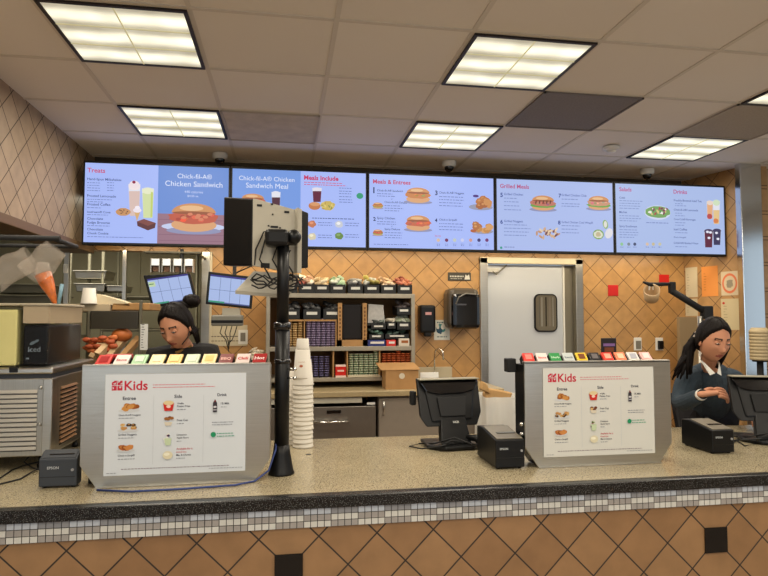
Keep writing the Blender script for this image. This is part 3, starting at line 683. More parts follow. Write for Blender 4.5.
def packets(n, X0, X1, Zt, Y, cols, where):
    w = (X1-X0)/n
    for i, (rgb, col2, desc, word) in enumerate(cols):
        x = X0+w*i; m = mat('packet_%d_%d_%d' % rgb, rgb, .35)
        t = thing('dressing_packet', '%s sauce packet %s' % (desc, where), 'sauce packet', (x+w/2, Y+.05, Zt), 'sauce packets in the rack on %s' % ('left' if X0 < 0 else 'right'))
        # packet leaning back: front edge low, rear edge high
        b = MB(); A = [(x+.004, Y+.022, Zt), (x+w-.008, Y+.022, Zt), (x+w-.002, Y+.062, Zt+.031), (x+.010, Y+.062, Zt+.031)]
        b.prism(A, (0, .006, -.008), m, .0015); b.build('foil_lid', None, t)
        b = MB(); b.prism([(p[0], p[1]+.008, p[2]-.010) for p in A], (0, .02, -.018), blkm); b.build('tub', None, t)
        if word:
            me, mn, tw = text_mesh(word, .02); U = Vector(A[1])-Vector(A[0]); V = Vector(A[3])-Vector(A[0]); N = Vector((0, -.7, .7)).normalized()
            k = .74*U.length/tw; bb = bmesh.new(); bb.from_mesh(me)
            kk = min(k, .45*V.length)
            for v in bb.verts: v.co = Vector(A[0])+U*.12+V*.32+U.normalized()*((v.co.x-mn)*k)+V.normalized()*(v.co.y*kk)+N*.001
            b = MB(); b._merge(bb, pmat(col2)); b.build('packet_lettering', None, t, fix=False)
        else:
            b = MB(); cn = (Vector(A[0])+Vector(A[2]))/2+Vector((0, -.0007, .001)); b.prism([cn+(Vector(p)-(Vector(A[0])+Vector(A[2]))/2)*.6 for p in A], (0, -.0004, .0004), pmat(col2)); b.build('printed_patch', None, t)
RW = (226, 226, 220)
packets(10, -.680, -.062, 1.355, 2.30, [((190, 38, 30), (150, 20, 20), 'plain red', None), ((206, 196, 190), (184, 50, 60), 'white and pink', 'Sauce'), ((146, 186, 140), (200, 220, 196), 'pale green', None), ((226, 206, 150), (238, 228, 190), 'cream', None),
    ((220, 180, 96), (234, 210, 150), 'golden yellow', None), ((186, 200, 170), (214, 220, 200), 'grey-green', None), ((236, 206, 150), (240, 190, 120), 'light orange', None), ((112, 44, 42), (216, 170, 160), 'dark maroon', 'BBQ'),
    ((206, 190, 184), (180, 40, 40), 'white with red writing', 'Chili'), ((150, 30, 30), (230, 210, 206), 'deep red with white lettering, last on the right,', 'Hot')], 'on the left rack')
packets(10, .962, 1.548, 1.345, 2.32, [((200, 44, 34), (226, 120, 110), 'bright red', None), ((214, 196, 190), (196, 60, 60), 'white with red writing', 'Sauce'), ((44, 130, 70), (190, 220, 190), 'dark green', 'Herb'), ((176, 182, 180), (90, 100, 110), 'pale grey', 'Ranch'),
    ((212, 180, 50), (110, 60, 30), 'mustard yellow', None), ((34, 32, 34), (96, 90, 90), 'black', None), ((206, 56, 44), (230, 150, 130), 'tomato red', None), ((218, 120, 84), (236, 180, 150), 'salmon orange', None),
    ((206, 202, 198), (160, 160, 170), 'plain white', None), ((214, 166, 160), (230, 200, 196), 'pale pink, last on the right,', None)], 'on the right rack')
p = at(106, 354, Y=2.42); t = tag(MB().box((-.66, 2.388, 1.343), (-.565, 2.418, 1.386), mat('red_packet', (176, 34, 28), .4), .004).build('dressing_packet'), 'red sauce packet lying behind the first packet of the left rack', 'sauce packet')
# rack cards behind: dark card on the right rack
t = thing('product_card', 'small dark upright card with a purple picture behind the right packet rack', 'card', (1.385, 2.50, 1.34))
b = MB(); b.box((1.345, 2.412, 1.335), (1.415, 2.418, 1.435), mat('near_black_card', (28, 22, 26), .4), .002, M=None); b.build('card_sheet', None, t)
b = MB(); b.box((1.353, 2.4105, 1.40), (1.407, 2.4115, 1.412), pmat((120, 90, 140))); b.box((1.358, 2.4105, 1.375), (1.402, 2.4115, 1.395), pmat((110, 60, 40))); b.build('printed_picture', None, t)
# blue cable around the left rack
bl = mat('blue_cable', (44, 62, 120), .45)
pts = [at(x, y, Z=z) for x, y, z in ((97, 490, .924), (130, 491.5, .924), (180, 489, .924), (235, 485, .924), (255, 481, .924))]+[Vector((-.055, 2.33, .95)), Vector((-.03, 2.36, 1.02)), Vector((-.028, 2.45, 1.1))]
tag(MB().tube(pts, .0035, bl).build('blue_cable'), 'blue cable along the foot of the left packet rack', 'cable')
# ------------------------------------------------------------------ receipt printers
def printer(loc, label, front=gry, topm=None, w=.122, d=.235, h=.116):
    X, Y, Z = loc; t = thing('receipt_printer', label, 'printer', loc)
    topm = topm or front
    b = MB(); b.prism([(X, Y, Z+.006), (X, Y+d, Z+.006), (X, Y+d, Z+h+.018), (X, Y+d*.75, Z+h+.022), (X, Y, Z+h)], (w, 0, 0), front, .004); b.build('printer_body', None, t)
    b = MB(); b.prism([(X+.006, Y+.004, Z+h+.0015), (X+.006, Y+d*.74, Z+h+.0235), (X+.006, Y+d*.74, Z+h+.0265), (X+.006, Y+.004, Z+h+.005)], (w-.012, 0, 0), topm, .001); b.build('printer_cover', None, t)
    b = MB(); b.box((X+.03, Y+.27*d, Z+h+.004), (X+w-.014, Y+.40*d, Z+h+.0155), blkg, .001); b.build('paper_slot', None, t)
    c = Canvas((X, Y-.0006, Z), (1, 0, 0), (0, 0, 1), (0, -1, 0), False); c.text('EPSON', .028 if front is gry else .018, h*.66, .066 if front is gry else .052, (180, 184, 186), .02); c.mb.build('maker_lettering', None, t, fix=False)
    b = MB(); b.box((X+.004, Y-.0008, Z+h*.38), (X+w-.004, Y+.001, Z+h*.395), blkg); b.build('drawer_seam', None, t)
    b = MB()
    for i in (0, 1):
        for j in (0, 1): b.lathe([(.008, Z), (.008, Z+.007)], (X+.015+i*(w-.03), Y+.02+j*(d-.04), 0), None, 12)
    b.build('rubber_feet', blkm, t)
    b = MB(); b.lathe([(.005, 0), (.005, .004)], (0, 0, 0), None, 12, M=Matrix.Translation((X+w-.014, Y, Z+h*.62)) @ Matrix.Rotation(PI/2, 4, 'X')); b.build('power_button', pmat((150, 150, 150)), t)
    return t
printer((-.851, 2.318, .9205), 'dark blue-grey receipt printer beside the cold drink dispenser', w=.126, d=.055, h=.102)
ptop = mat('printer_top_grey', (104, 98, 84), .35)
printer((.830, 2.315, .9205), 'black receipt printer at the left side of the right packet rack', blk, ptop)
pr = printer((1.868, 2.42, .9205), 'black receipt printer in front of the cashier at right', blk, ptop, w=.110, d=.21, h=.104)
b = MB(); b.box((-.700, 2.36, .9205), (-.664, 2.5, .955), blkm, .004); tag(b.build('power_adapter'), 'black power adapter wedged beside the left packet rack', 'adapter')
# ------------------------------------------------------------------ pole with monitor
t = thing('monitor_pole', 'black floor-style pole on the counter carrying the customer monitor', 'pole', (-.008, 2.395, .92))
X, Y = -.008, 2.395
b = MB(); b.lathe([(.050, .9205), (.050, .927), (.046, .935), (.034, 1.0), (.028, 1.035)], (X, Y, 0)); b.build('flared_base', blk, t)
b = MB(); b.lathe([(.0285, 1.03), (.0285, 1.48)], (X, Y, 0)); b.build('lower_tube', blk, t)
b = MB(); b.lathe([(.029, 1.475), (.034, 1.48), (.034, 1.50), (.029, 1.505)], (X, Y, 0)); b.lathe([(.0285, 1.345), (.032, 1.347), (.032, 1.36), (.0285, 1.362)], (X, Y, 0)); b.build('collar', blkg, t)
b = MB(); b.lathe([(.0235, 1.5), (.0235, 1.84)], (X, Y, 0)); b.build('upper_tube', blk, t)
b = MB()
for z in (1.325, 1.29):
    b.tube([(X+.02, Y-.02, z), (X+.045, Y-.035, z)], .004, chrome); b.ball((X+.048, Y-.037, z), .008, chrome, 2)
b.build('clamp_screw', None, t)
b = MB(); b.tube([(X-.05, Y, 1.835), (X+.052, Y, 1.835)], .028, blk, 20); b.box((X-.07, Y-.06, 1.80), (X+.02, Y+.03, 1.865), blk, .015); b.ball((X+.04, Y-.01, 1.84), .03, blk, 3); b.build('tilt_joint', None, t)
t = thing('customer_monitor', 'monitor seen from behind with beige metal back plate, on the black pole', 'monitor', (-.06, 2.36, 1.72)); cmon = t
def ang_panel(b, pa, pb, z0a, z1a, z0b, z1b, th, m, bev=.002):
    """upright slab between plan points pa-pb with its own end heights"""
    pa, pb = Vector((*pa, 0)), Vector((*pb, 0)); n = Vector(((pb-pa).y, -(pb-pa).x, 0)).normalized()*th
    b.prism([pa+Vector((0, 0, z0a)), pb+Vector((0, 0, z0b)), pb+Vector((0, 0, z1b)), pa+Vector((0, 0, z1a))], -n, m, bev)
b = MB(); ang_panel(b, (-.250, 2.405), (-.128, 2.33), 1.722, 2.003, 1.716, 1.984, .05, blk, .006); b.build('screen_housing', None, t)
b = MB(); ang_panel(b, (-.128, 2.327), (.040, 2.36), 1.716, 1.986, 1.69, 1.95, .006, beige); b.prism([(.036, 2.36, 1.69), (.050, 2.335, 1.69), (.050, 2.335, 1.955), (.036, 2.36, 1.952)], (.002, .004, 0), beige); ang_panel(b, (.047, 2.335), (.066, 2.345), 1.69, 1.955, 1.69, 1.95, .004, beige); b.build('back_plate', None, t)
b = MB(); ang_panel(b, (.064, 2.375), (.094, 2.39), 1.712, 1.952, 1.716, 1.944, .03, blk, .004); ang_panel(b, (-.11, 2.345), (.07, 2.385), 1.715, 1.98, 1.715, 1.945, .03, blk, .004); b.build('right_housing', None, t)
def on_plate(u, z, w, h):   # u along the plate
    A, B_ = Vector((-.128, 2.327, 0)), Vector((.040, 2.36, 0)); d = (B_-A).normalized(); n = Vector((d.y, -d.x, 0))
    p = A+d*u; return [p+n*.0012+d*s*w/2+Vector((0, 0, z+r*h/2)) for s, r in ((-1, -1), (1, -1), (1, 1), (-1, 1))], n*.001
for u, z, w, h in ((.025, 1.958, .02, .009), (.135, 1.938, .02, .009), (.075, 1.966, .009, .006), (.078, 1.925, .006, .006), (.085, 1.875, .03, .008), (.062, 1.878, .007, .006), (.108, 1.872, .007, .006), (.086, 1.835, .03, .01), (.112, 1.826, .006, .006), (.068, 1.845, .007, .006), (.05, 1.718, .035, .02), (.12, 1.712, .04, .02)):
    pts, d = on_plate(u, z, w, h); MB().prism(pts, d).build('port_cutout', blkm, t)
b = MB(); b.prism([(-.20, 2.42, 1.622), (.015, 2.36, 1.60), (.055, 2.38, 1.69), (-.13, 2.45, 1.705)], (0, .004, -.012), beige, .003); b.prism([(-.20, 2.418, 1.622), (.015, 2.358, 1.60), (.015, 2.36, 1.588), (-.20, 2.42, 1.608)], (0, .01, 0), beige); b.build('lower_tray', None, t)
b = MB()
for i in range(5):
    random.seed(40+i); pts = []; a = -.10+.02*i
    for k in range(10):
        u = k/9; pts.append((-.13+.20*u+random.uniform(-.006, .006), 2.34-.02*math.sin(PI*u), 1.655+.02*math.sin(2*PI*u+i)+random.uniform(-.012, .012)))
    b.tube(pts, .0032, None, 7)
for i in range(3): b.tube([(-.08+.05*i, 2.325, 1.82-.02*i), (-.10+.05*i, 2.318, 1.74), (-.07+.05*i, 2.32, 1.69), (-.05+.04*i, 2.335, 1.655)], .003, None, 7)
b.tube([(X+.03+.03*math.cos(a/8*2*PI), 2.33, 1.65+.032*math.sin(a/8*2*PI)) for a in range(9)], .005, None, 8)
b.tube([(-.035, 2.325, 1.86), (-.085, 2.318, 1.85), (-.115, 2.32, 1.78), (-.12, 2.33, 1.72), (-.19, 2.35, 1.69)], .003, None, 7)
tag(b.build('cable_bundle', cable, t), 'tangled black cables under the plate')
for ch in kids(cmon): ch.location += Vector((0, .10, .012))
# ------------------------------------------------------------------ cups
cupm = mat('white_paper_cup', (214, 208, 196), .6)
cx, cy = .089, 2.875
def cup_mesh(h, rb, rt, m=cupm):     # upside down: rim at z=0, closed base on top
    b = MB(); b.lathe([(rt-.004, .002), (rt+.001, 0), (rt+.002, .004), (rt, .007), (rb, h), (rb-.004, h), (rb-.005, h-.003)], (0, 0, 0), m, 28, cap=False)
    b.lathe([(rb-.005, h-.006), (rb-.004, h-.004)], (0, 0, 0), m); return b
z = .9205; first = None
for i in range(15):
    last = i == 14
    if i == 0: o = cup_mesh(.118, .036, .047).build('paper_cup', org=(0, 0, 0)); first = o; first['group'] = 'stacked white paper cups'; first['category'] = 'cup'; first['label'] = 'upside-down white paper cup in the tall stack behind the pole'; o.location = (cx, cy, z)
    else:
        o = dup(first, (cx+random.uniform(-.0015, .0015), cy+random.uniform(-.0015, .0015), z), (0, 0, random.uniform(0, 6)), 'upside-down white paper cup in the tall stack behind the pole', 'stacked white paper cups')
    z += .0205
z -= .0205
z += .012
o = cup_mesh(.135, .0335, .0435).build('paper_cup', org=(0, 0, 0)); o.location = (cx-.004, cy, z+.02); tag(o, 'taller white paper cup with small red mark near the top of the stack', 'cup')
c = Canvas((cx-.004-.02, cy-.0405, z+.075), (1, 0, 0), (0, 0, 1), (0, -1, 0), False); c.text('Chick-fil-A', .0, .02, .03, (180, 120, 90)); c.ell(.012, .004, .008, .006, (196, 110, 80)); w = c.mb.build('printed_mark', None, None, fix=False)
w.parent = o; w.location = Vector(w.location)-o.location
o = cup_mesh(.05, .027, .031).build('paper_cup', org=(0, 0, 0)); o.location = (cx-.004, cy, z+.155); tag(o, 'smallest white paper cup on the very top of the stack', 'cup')
for i in range(12):
    o = dup(first, (cx-.045, cy+.085, .9205+.0205*i), (0, 0, i), 'upside-down white paper cup in the half-hidden rear stack', 'rear stack of white paper cups'); 
# ------------------------------------------------------------------ touch terminals seen from behind
def terminal(name_label, loc):
    t = thing('touch_terminal', name_label, 'cash register', loc); X, Y, Z = loc
    def L(x, y, z): return Vector((X+x, Y+y, Z+z))
    # base
    b = MB(); b.prism([L(-.135, -.03, .004), L(-.07, -.10, .004), (L(.07, -.10, .004)), L(.135, -.03, .004), L(.12, .12, .004), L(-.12, .12, .004)], (0, 0, .018), blk, .006); b.build('base', None, t)
    b = MB(); b.prism([L(-.075, -.06, .02), L(.075, -.06, .02), L(.055, .02, .22), L(-.055, .02, .22)], (0, .045, .012), blk, .008); b.build('neck', None, t)
    # housing: trapezoid back, leaning away at the top
    o = [(-.150, .30), (.150, .305), (.135, .215), (.10, .115), (-.14, .115), (-.155, .15)]
    b = MB(); b.prism([L(x*1.0, .055+(.30-z)*-.35, z) for x, z in ((-.155, .315), (.155, .315), (.15, .16), (.12, .10), (-.13, .10), (-.155, .14))], (0, .028, .01), blk, .006)
    b.prism([L(x, .045+(.30-z)*-.35, z) for x, z in ((-.125, .285), (.13, .285), (.10, .13), (-.105, .12))], (0, .03, .01), blk, .01); b.build('screen_housing', None, t)
    b = MB(); b.prism([L(x, .030+(.30-z)*-.35, z) for x, z in ((-.145, .304), (.147, .304), (.12, .268), (.06, .254), (-.06, .252), (-.12, .266))], (0, .025, .006), blkg, .003); b.build('glossy_back_band', None, t)
    b = MB(); b.prism([L(x, .0345+(.30-z)*-.35, z) for x, z in ((-.07, .235), (.075, .235), (.06, .15), (-.062, .15))], (0, .004, .001), blkm, .002); b.build('recessed_hatch', None, t)
    b = MB(); b.box(L(-.176, .085, .19), L(-.148, .12, .26), None, .008); b.build('card_swipe', blkm, t)
    b = MB(); b.box(L(-.150, .030, .317), L(.150, .085, .323), mat('pale_rim_plastic', (150, 146, 128), .35), .002); b.build('top_rim', None, t)
    c = Canvas(L(-.045, -.0625+.01, .10), (1, 0, 0), (0, .32, .95), (0, -.95, .32), False); c.text('NCR', .032, .022, .062, (190, 190, 186), .03); c.mb.build('maker_lettering', None, t, fix=False)
    c = Canvas(L(0, .0285, .283), (1, 0, 0), (0, .3, .95), (0, -.95, .3), False); c.ell(0, -.012, .009, .006, (40, 150, 130)); c.text('NCR', -.008, .005, .012, (150, 150, 150)); c.mb.build('logo_badge', None, t, fix=False)
    b = MB(); pts = [L(.06, -.05, .03), L(.10, -.09, .02), L(.09, -.12, .03)]; b.tube([L(.05, -.03, .05), L(.09, -.07, .05), L(.11, -.10, .03)], [.012, .018, .018], blk, 12); b.build('plug', None, t)
    b = MB(); b.tube([L(-.02, -.07, .03), L(-.09, -.10, .03), L(-.17, -.06, .012), L(-.20, .03, .006), L(-.14, .06, .01), L(-.10, -.04, .03), L(-.02, -.08, .06), L(.05, -.09, .03), L(.10, -.10, .02)], .0035, cable, 8)
    b.tube([L(.08, -.09, .03), L(.14, -.06, .09), L(.155, -.07, .03), L(.16, -.16, .006)], .003, cable, 8)
    b.tube([L(-.09, -.08, .02), L(-.04, -.09, .05), L(.02, -.085, .035)], .004, cable, 8); b.build('cables', None, t)
    return t
tm = terminal('black touch register seen from behind between the cup stack and the middle printer', (.765, 2.76, .9205))
tm.rotation_euler = (0, 0, math.radians(5)); tm.location.x += .014; tm.scale.z = .97
tmr = dup(tm, (2.33, 2.62, .9205), (0, 0, math.radians(-20)), 'large black touch register at the right edge under the cashier\'s hand')
for ch in kids(tmr):
    if ch.name.startswith('card_swipe'): bpy.data.objects.remove(ch)
dup(tm, (1.70, 2.86, .9205), (0, 0, math.radians(12)), 'black register with pale top rim mostly hidden behind the right packet rack')
t = thing('card_reader', 'small black card reader between the right packet rack and the printer', 'card reader', (1.72, 2.62, .9205))
b = MB(); b.box((1.665, 2.56, .921), (1.755, 2.70, .968), blk, .01); b.build('reader_body', None, t)
b = MB(); b.box((1.675, 2.557, .950), (1.745, 2.562, .960), mat('grey_reader_screen', (96, 100, 104), .3)); b.build('reader_slot', None, t)
b = MB(); b.tube([at(x, y, Z=.924) for x, y in ((736, 440), (745, 446), (757, 443), (762, 437), (752, 434), (740, 437), (733, 443))], .003, cable); tag(b.build('loose_cable'), 'thin black loop of cable on the counter at far right', 'cable')
b = MB(); b.tube([at(x, y, Z=.924) for x, y in ((0, 478), (12, 470), (22, 466), (38, 462))], .003); b.tube([at(0, 484, Z=.924), at(20, 479, Z=.924), at(42, 466, Z=.93)], .0028); b.tube([Vector((-1.0, 2.62, .97)), at(24, 462, Z=.935), at(33, 468, Z=.93), at(40, 470, Z=.935)], .003)
tag(b.build('power_cables', cable), 'black cables trailing under the drink dispenser to the printer', 'cable')
# ================================================================== COLD DRINK DISPENSER (left)
t = thing('drink_dispenser', 'stainless cold drink dispenser with lemonade and iced tea tanks at left', 'drink dispenser', (-1.25, 2.85, .92))
DX, DY = -.916, 2.60
b = MB(); b.box((-1.62, DY, .975), (DX, 3.12, 1.282), steelh, .004); b.build('cabinet', None, t)
b = MB(); b.box((-1.61, DY+.004, 1.282), (DX-.004, 3.115, 1.299), mat('dark_gasket', (44, 48, 54), .5)); b.build('gasket', None, t)
b = MB(); b.box((-1.63, DY-.006, 1.299), (DX+.006, 3.13, 1.324), steel, .006); b.build('top_tray', None, t)
b = MB()
for i in range(13):
    z = 1.237-.0185*i
    b.prism([(-1.6, DY-.001, z), (-1.6, DY-.007, z-.012), (-1.6, DY-.001, z-.0145)], (.634, 0, 0), mat('bright_louver_steel', (214, 212, 204), .3, .6))
    b.box((-1.6, DY-.0015, z-.0185), (-.966, DY+.001, z-.0160), blkm)
b.build('front_louvers', None, t)
b = MB()
for i in range(13):
    z = 1.237-.0185*i
    b.prism([(DX+.001, DY+.10, z), (DX+.010, DY+.10, z-.008), (DX+.001, DY+.10, z-.012)], (0, .19, 0), mat('copper_tinted_steel', (190, 150, 110), .3, .9)); b.box((DX-.001, DY+.10, z-.018), (DX+.0015, DY+.29, z-.012), blkm)
b.build('side_louvers', None, t)
b = MB(); b.box((DX-.03, DY-.004, .978), (DX+.004, DY+.01, 1.28), steel, .003); b.box((DX-.002, DY-.003, .978), (DX+.005, DY+.05, 1.28), steel, .003); b.build('corner_post', None, t)
b = MB()
for x, z in ((-.955, 1.245), (-.955, 1.10), (-1.2, 1.245)): b.lathe([(.005, 0), (.007, .004), (.004, .006)], (0, 0, 0), None, 12, M=Matrix.Translation((x, DY-.001, z)) @ Matrix.Rotation(PI/2, 4, 'X'))
b.build('screws', steel, t)
for x in (-1.55, -.965):
    for y in (DY+.05, 3.05): MB().lathe([(.014, .9205), (.014, .935), (.009, .94), (.009, .976)], (x, y, 0)).build('leg', blk, t)
for x in (-1.05, -1.13+.0, -1.34): 
    MB().box((x-.02, DY-.010, 1.306), (x+.012, DY+.006, 1.328), blk, .003).build('clip', None, t)
clear = mat('clear_polycarbonate', (240, 236, 224), .08, trans=.97, ior=1.1, alpha=.12)
def liquid(name, rgb, rough=.1, tr=.0):
    return mat(name, rgb, .3, spec=.12)
def tank(x0, x1, liq, zf, name):
    y0, y1 = DY+.045, 3.06; z0, z1 = 1.325, 1.575
    b = MB(); b.box((x0+.006, y0+.006, z0+.004), (x1-.006, y1-.006, zf), liq, .008); b.build(name, None, t)
    b = MB(); th = .004
    for lo, hi in (((x0, y0, z0), (x1, y0+th, z1)), ((x0, y1-th, z0), (x1, y1, z1)), ((x0, y0, z0), (x0+th, y1, z1)), ((x1-th, y0, z0), (x1, y1, z1))): b.box(lo, hi)
    b.build('tank_wall', clear, t)
    b = MB(); b.box((x0-.004, y0-.004, z1-.004), (x1+.004, y1+.004, z1+.006), None, .003); b.build('tank_lid', mat('cloudy_lid', (196, 184, 158), .3, trans=.3), t)
    b = MB(); b.box((x0+.03, y0+.03, zf-.02), (x1-.03, y0+.2, z1), None, .01)
tank(-1.34, -1.062, liquid('lemonade', (212, 204, 140)), 1.556, 'lemonade')
tank(-1.052, -.945, liquid('iced_tea', (14, 12, 14), .08), 1.492, 'iced_tea')
b = MB(); b.box((-1.046, DY+.0475, 1.50), (-.951, DY+.052, 1.57)); b.box((-.9515, DY+.05, 1.50), (-.9485, 3.05, 1.57)); b.build('condensation_film', mat('frosted_film', (170, 152, 124), .5), t)
c = Canvas((-1.052, DY+.0445, 1.32), (1, 0, 0), (0, 0, 1), (0, -1, 0), False)
for x, y, r in ((.045, .10, .012), (.06, .108, .010), (.035, .07, .008)): c.ell(x, y, r, r*.5, (96, 108, 116), ang=30)
c.text('Iced', .030, .065, .075, (130, 140, 148), 0); c.dashes(.022, .035, .082, .006, (120, 130, 136), (.008, .02))
for dx in ():
    pass
c.mb.build('tank_label', None, t, fix=False)
# plastic sleeves and pastry-style bag hanging over the dispenser
film = mat('thin_clear_plastic', (226, 214, 200), .1, alpha=.26, trans=.3, ior=1.2, bump=1.0, bs=22, spec=1)
def sleeve(px, py, w, h, ang, label, Y=2.75):
    p = at(px, py, Y=Y); random.seed(int(px))
    sd = random.random()*9
    def f(u, v):
        a = u*2*PI; r = 1+.22*mnoise.noise(Vector((math.cos(a)*1.3, math.sin(a)*1.3, v*3+sd)))+.10*abs(mnoise.noise(Vector((math.cos(a)*4, math.sin(a)*4, v*7+sd))))-.12*abs(v-.5)
        R_ = w*(.5-.06*v)
        q = Vector((R_*r*math.cos(a), R_*.6*r*math.sin(a), (v-.5)*h))
        return p+Matrix.Rotation(math.radians(ang), 3, 'Y') @ q
    o = MB().grid(f, 36, 14, None).build('plastic_sleeve', film)
    return tag(o, label, 'plastic sleeve', 'clear plastic sleeves over the dispenser')
sleeve(12, 268, .13, .17, 60, 'crumpled clear plastic sleeve at the left edge above the lemonade tank')
sleeve(43, 262, .12, .16, 40, 'crumpled clear plastic sleeve just above the orange bag')
o = MB(); A, B_ = at(43, 274, Y=2.80), at(56, 304, Y=2.80)
o.tube([A, A.lerp(B_, .3), A.lerp(B_, .7), B_], [.034, .030, .017, .010], mat('orange_filled_bag', (196, 104, 48), .25, var=.35, vs=30), 18)
o.tube([A+Vector((0, 0, .05)), A], [.022, .034], film, 14)
tag(o.build('sauce_bag'), 'tapered orange filled bag hanging tip down over the tea tank', 'sauce bag')
b = MB(); b.tube([at(58, 306, Y=2.80), at(62, 284, Y=2.80)], .008, mat('light_blue_plastic', (112, 146, 160), .4)); tag(b.build('spatula_handle'), 'light blue tool handle standing beside the orange bag', 'tool')
b = MB(); b.tube([(-1.7, 2.75, 1.86), (-.95, 2.75, 1.86)], .012, None, 12)
for x in (-1.66, -.98): b.tube([(x, 2.75, 1.86), (x, 2.75, 2.5) if x < -1.6 else (x, 3.05, 1.86)], .010)
b.tube([(-.98, 3.05, 1.86), (-1.66, 3.05, 1.86), (-1.66, 3.05, 2.4)], .010)
tag(b.build('utensil_rail', blkm), 'dark utensil rail under the tiled bulkhead at left', 'rail')
# ================================================================== KITCHEN BEHIND THE PASS
def box_px(mb, x0, y0, x1, y1, Y, d, m=None, bev=.003):
    a, c2 = at(x0, y1, Y=Y), at(x1, y0, Y=Y); mb.box((a.x, Y, a.z), (c2.x, Y+d, c2.z), m, bev)
def rack(label, x0, x1, y, zs, d=.5):
    t = thing('wire_shelf_unit', label, 'shelf', ((x0+x1)/2, y+d/2, 0), 'steel kitchen shelf units')
    for x in (x0, x1):
        for yy in (y, y+d): MB().tube([(x, yy, 0), (x, yy, 2.2)], .014).build('post', steeld, t)
    for z in zs:
        b = MB(); b.box((x0-.01, y-.01, z), (x1+.01, y+d+.01, z+.025)); b.tube([(x0, y-.012, z+.012), (x1, y-.012, z+.012)], .006); b.build('shelf', steeld, t)
    return t
rack('steel kitchen shelving behind the drink tanks at far left', -2.75, -1.75, 5.3, (.9, 1.35, 1.57))
rack('steel kitchen shelving left of the order monitors', -1.62, -.80, 5.75, (.9, 1.4, 1.70))
def pan(px, py, w, h, Y, label, m=steel):
    p = at(px, py, Y=Y); t = thing('steel_pan', label, 'pan', (p.x, Y+.15, p.z-h/2), 'steel pans on the kitchen shelves')
    b = MB(); z0, z1 = p.z-h/2, p.z+h/2
    b.prism([(p.x-w*.46, Y, z0), (p.x+w*.46, Y, z0), (p.x+w*.5, Y, z1), (p.x-w*.5, Y, z1)], (0, .3, 0), m, .008); b.build('pan_body', None, t)
    b = MB(); b.box((p.x-w*.53, Y-.012, z1-.004), (p.x+w*.53, Y+.312, z1+.006), m, .002); b.build('pan_rim', None, t)
pan(90, 275, .27, .07, 5.74, 'upper shallow steel pan on the shelf left of the order monitors')
pan(90, 288, .25, .07, 5.70, 'lower steel pan on the shelf left of the order monitors')
pan(115, 289, .15, .05, 5.72, 'small steel pan right of the stacked pair')
pan(20, 289, .42, .07, 5.28, 'wide steel tray on the far left kitchen shelf', steeld)
pan(25, 301, .5, .08, 5.27, 'deep steel tray under the wide one at far left', steeld)
tag(MB().box((-.74, 5.5, 0), (-.64, 5.6, 2.0)).build('kitchen_column', steeld), 'dull steel upright column behind the right end of the pans', 'kitchen equipment')
# vertical steel posts of the pass
for i, (px, w, lab) in enumerate(((66, .035, 'slim steel post with a white switch, right of the orange bag'), (124, .03, 'slim steel kitchen post left of the heat lamps'))):
    p = at(px, 280, Y=5.0); t = thing('steel_post', lab, 'post', (p.x, 5.0, 0)); MB().box((p.x-w/2, 5.0, 0), (p.x+w/2, 5.03, 2.06), steel, .002).build('post_tube', None, t)
    if i == 0: q_ = at(66, 268, Y=4.99); MB().box((q_.x-.02, 4.985, q_.z-.04), (q_.x+.015, 5.0, q_.z+.03), white, .003).build('switch', None, t)
# cups stack / paper by tanks
p = at(88, 304, Y=3.6); 
o = dup(first, (p.x+.005, 3.6, p.z), None, 'upside-down white cup left of the cream paper sheet above the tea tank', 'loose cups on the pass shelf'); o.scale = (.9, .9, .75)
b = MB(); b.prism([at(95, 304, Y=3.62), at(97, 294, Y=3.62), at(112, 298, Y=3.62), at(128, 303, Y=3.62), at(130, 306, Y=3.62)], (0, .15, 0), mat('cream_paper', (214, 198, 164), .8)); tag(b.build('paper_sheet'), 'cream folded paper lying beside the white cup above the dark panel', 'paper')
t = thing('food_pass_shelf', 'pass shelf with a dark steel front behind the tea tank', 'shelf', at(110, 320, Y=3.55))
b = MB(); box_px(b, 60, 304, 110, 311, 3.6, .35, mat('cloudy_shelf', (186, 168, 138), .5)); b.build('cream_shelf_board', None, t)
b = MB(); box_px(b, 90, 311, 138, 329, 3.55, .03, mat('dark_steel_panel', (66, 62, 54), .4, .5)); box_px(b, 138, 300, 142, 356, 3.56, .02, steeld); box_px(b, 86, 311, 90, 365, 3.56, .02, steeld)
b.box((-1.5, 3.5, 0), (-.80, 3.54, 1.17), steeld); b.box((-1.5, 3.55, 1.15), (-.80, 4.0, 1.17), steeld); b.build('front_panel', None, t)
b = MB(); box_px(b, 112, 303, 150, 310, 3.62, .3, mat('tan_tray', (176, 132, 80), .6), .004); tag(b.build('serving_tray'), 'tan serving tray on the pass shelf left of the first order monitor', 'tray')
fries = mat('orange_food', (206, 116, 64), .7, var=.3, vs=40)
random.seed(11)
t0 = None
for i, (x0, y0, x1, y1) in enumerate(((88, 356, 100, 338), (97, 357, 109, 337), (103, 358, 122, 335), (116, 358, 136, 335), (94, 352, 112, 334))):
    A, B_ = at(x0, y0, Y=3.46-.02*i), at(x1, y1, Y=3.62); d = Vector((.026, .0, -.010))
    b = MB(); b.prism([A, B_, B_+d, A+d], (0, .03, -.03), card if i % 2 else mat('pale_chute', (190, 160, 120), .6), .002)
    tag(b.build('food_carton'), ['leftmost tilted food carton in the chute behind the left rack', 'second tilted food carton in the chute, brown', 'third tilted food carton in the chute, pale', 'rightmost tilted food carton in the chute, brown', 'upper pale food carton lying across the chute'][i], 'carton')
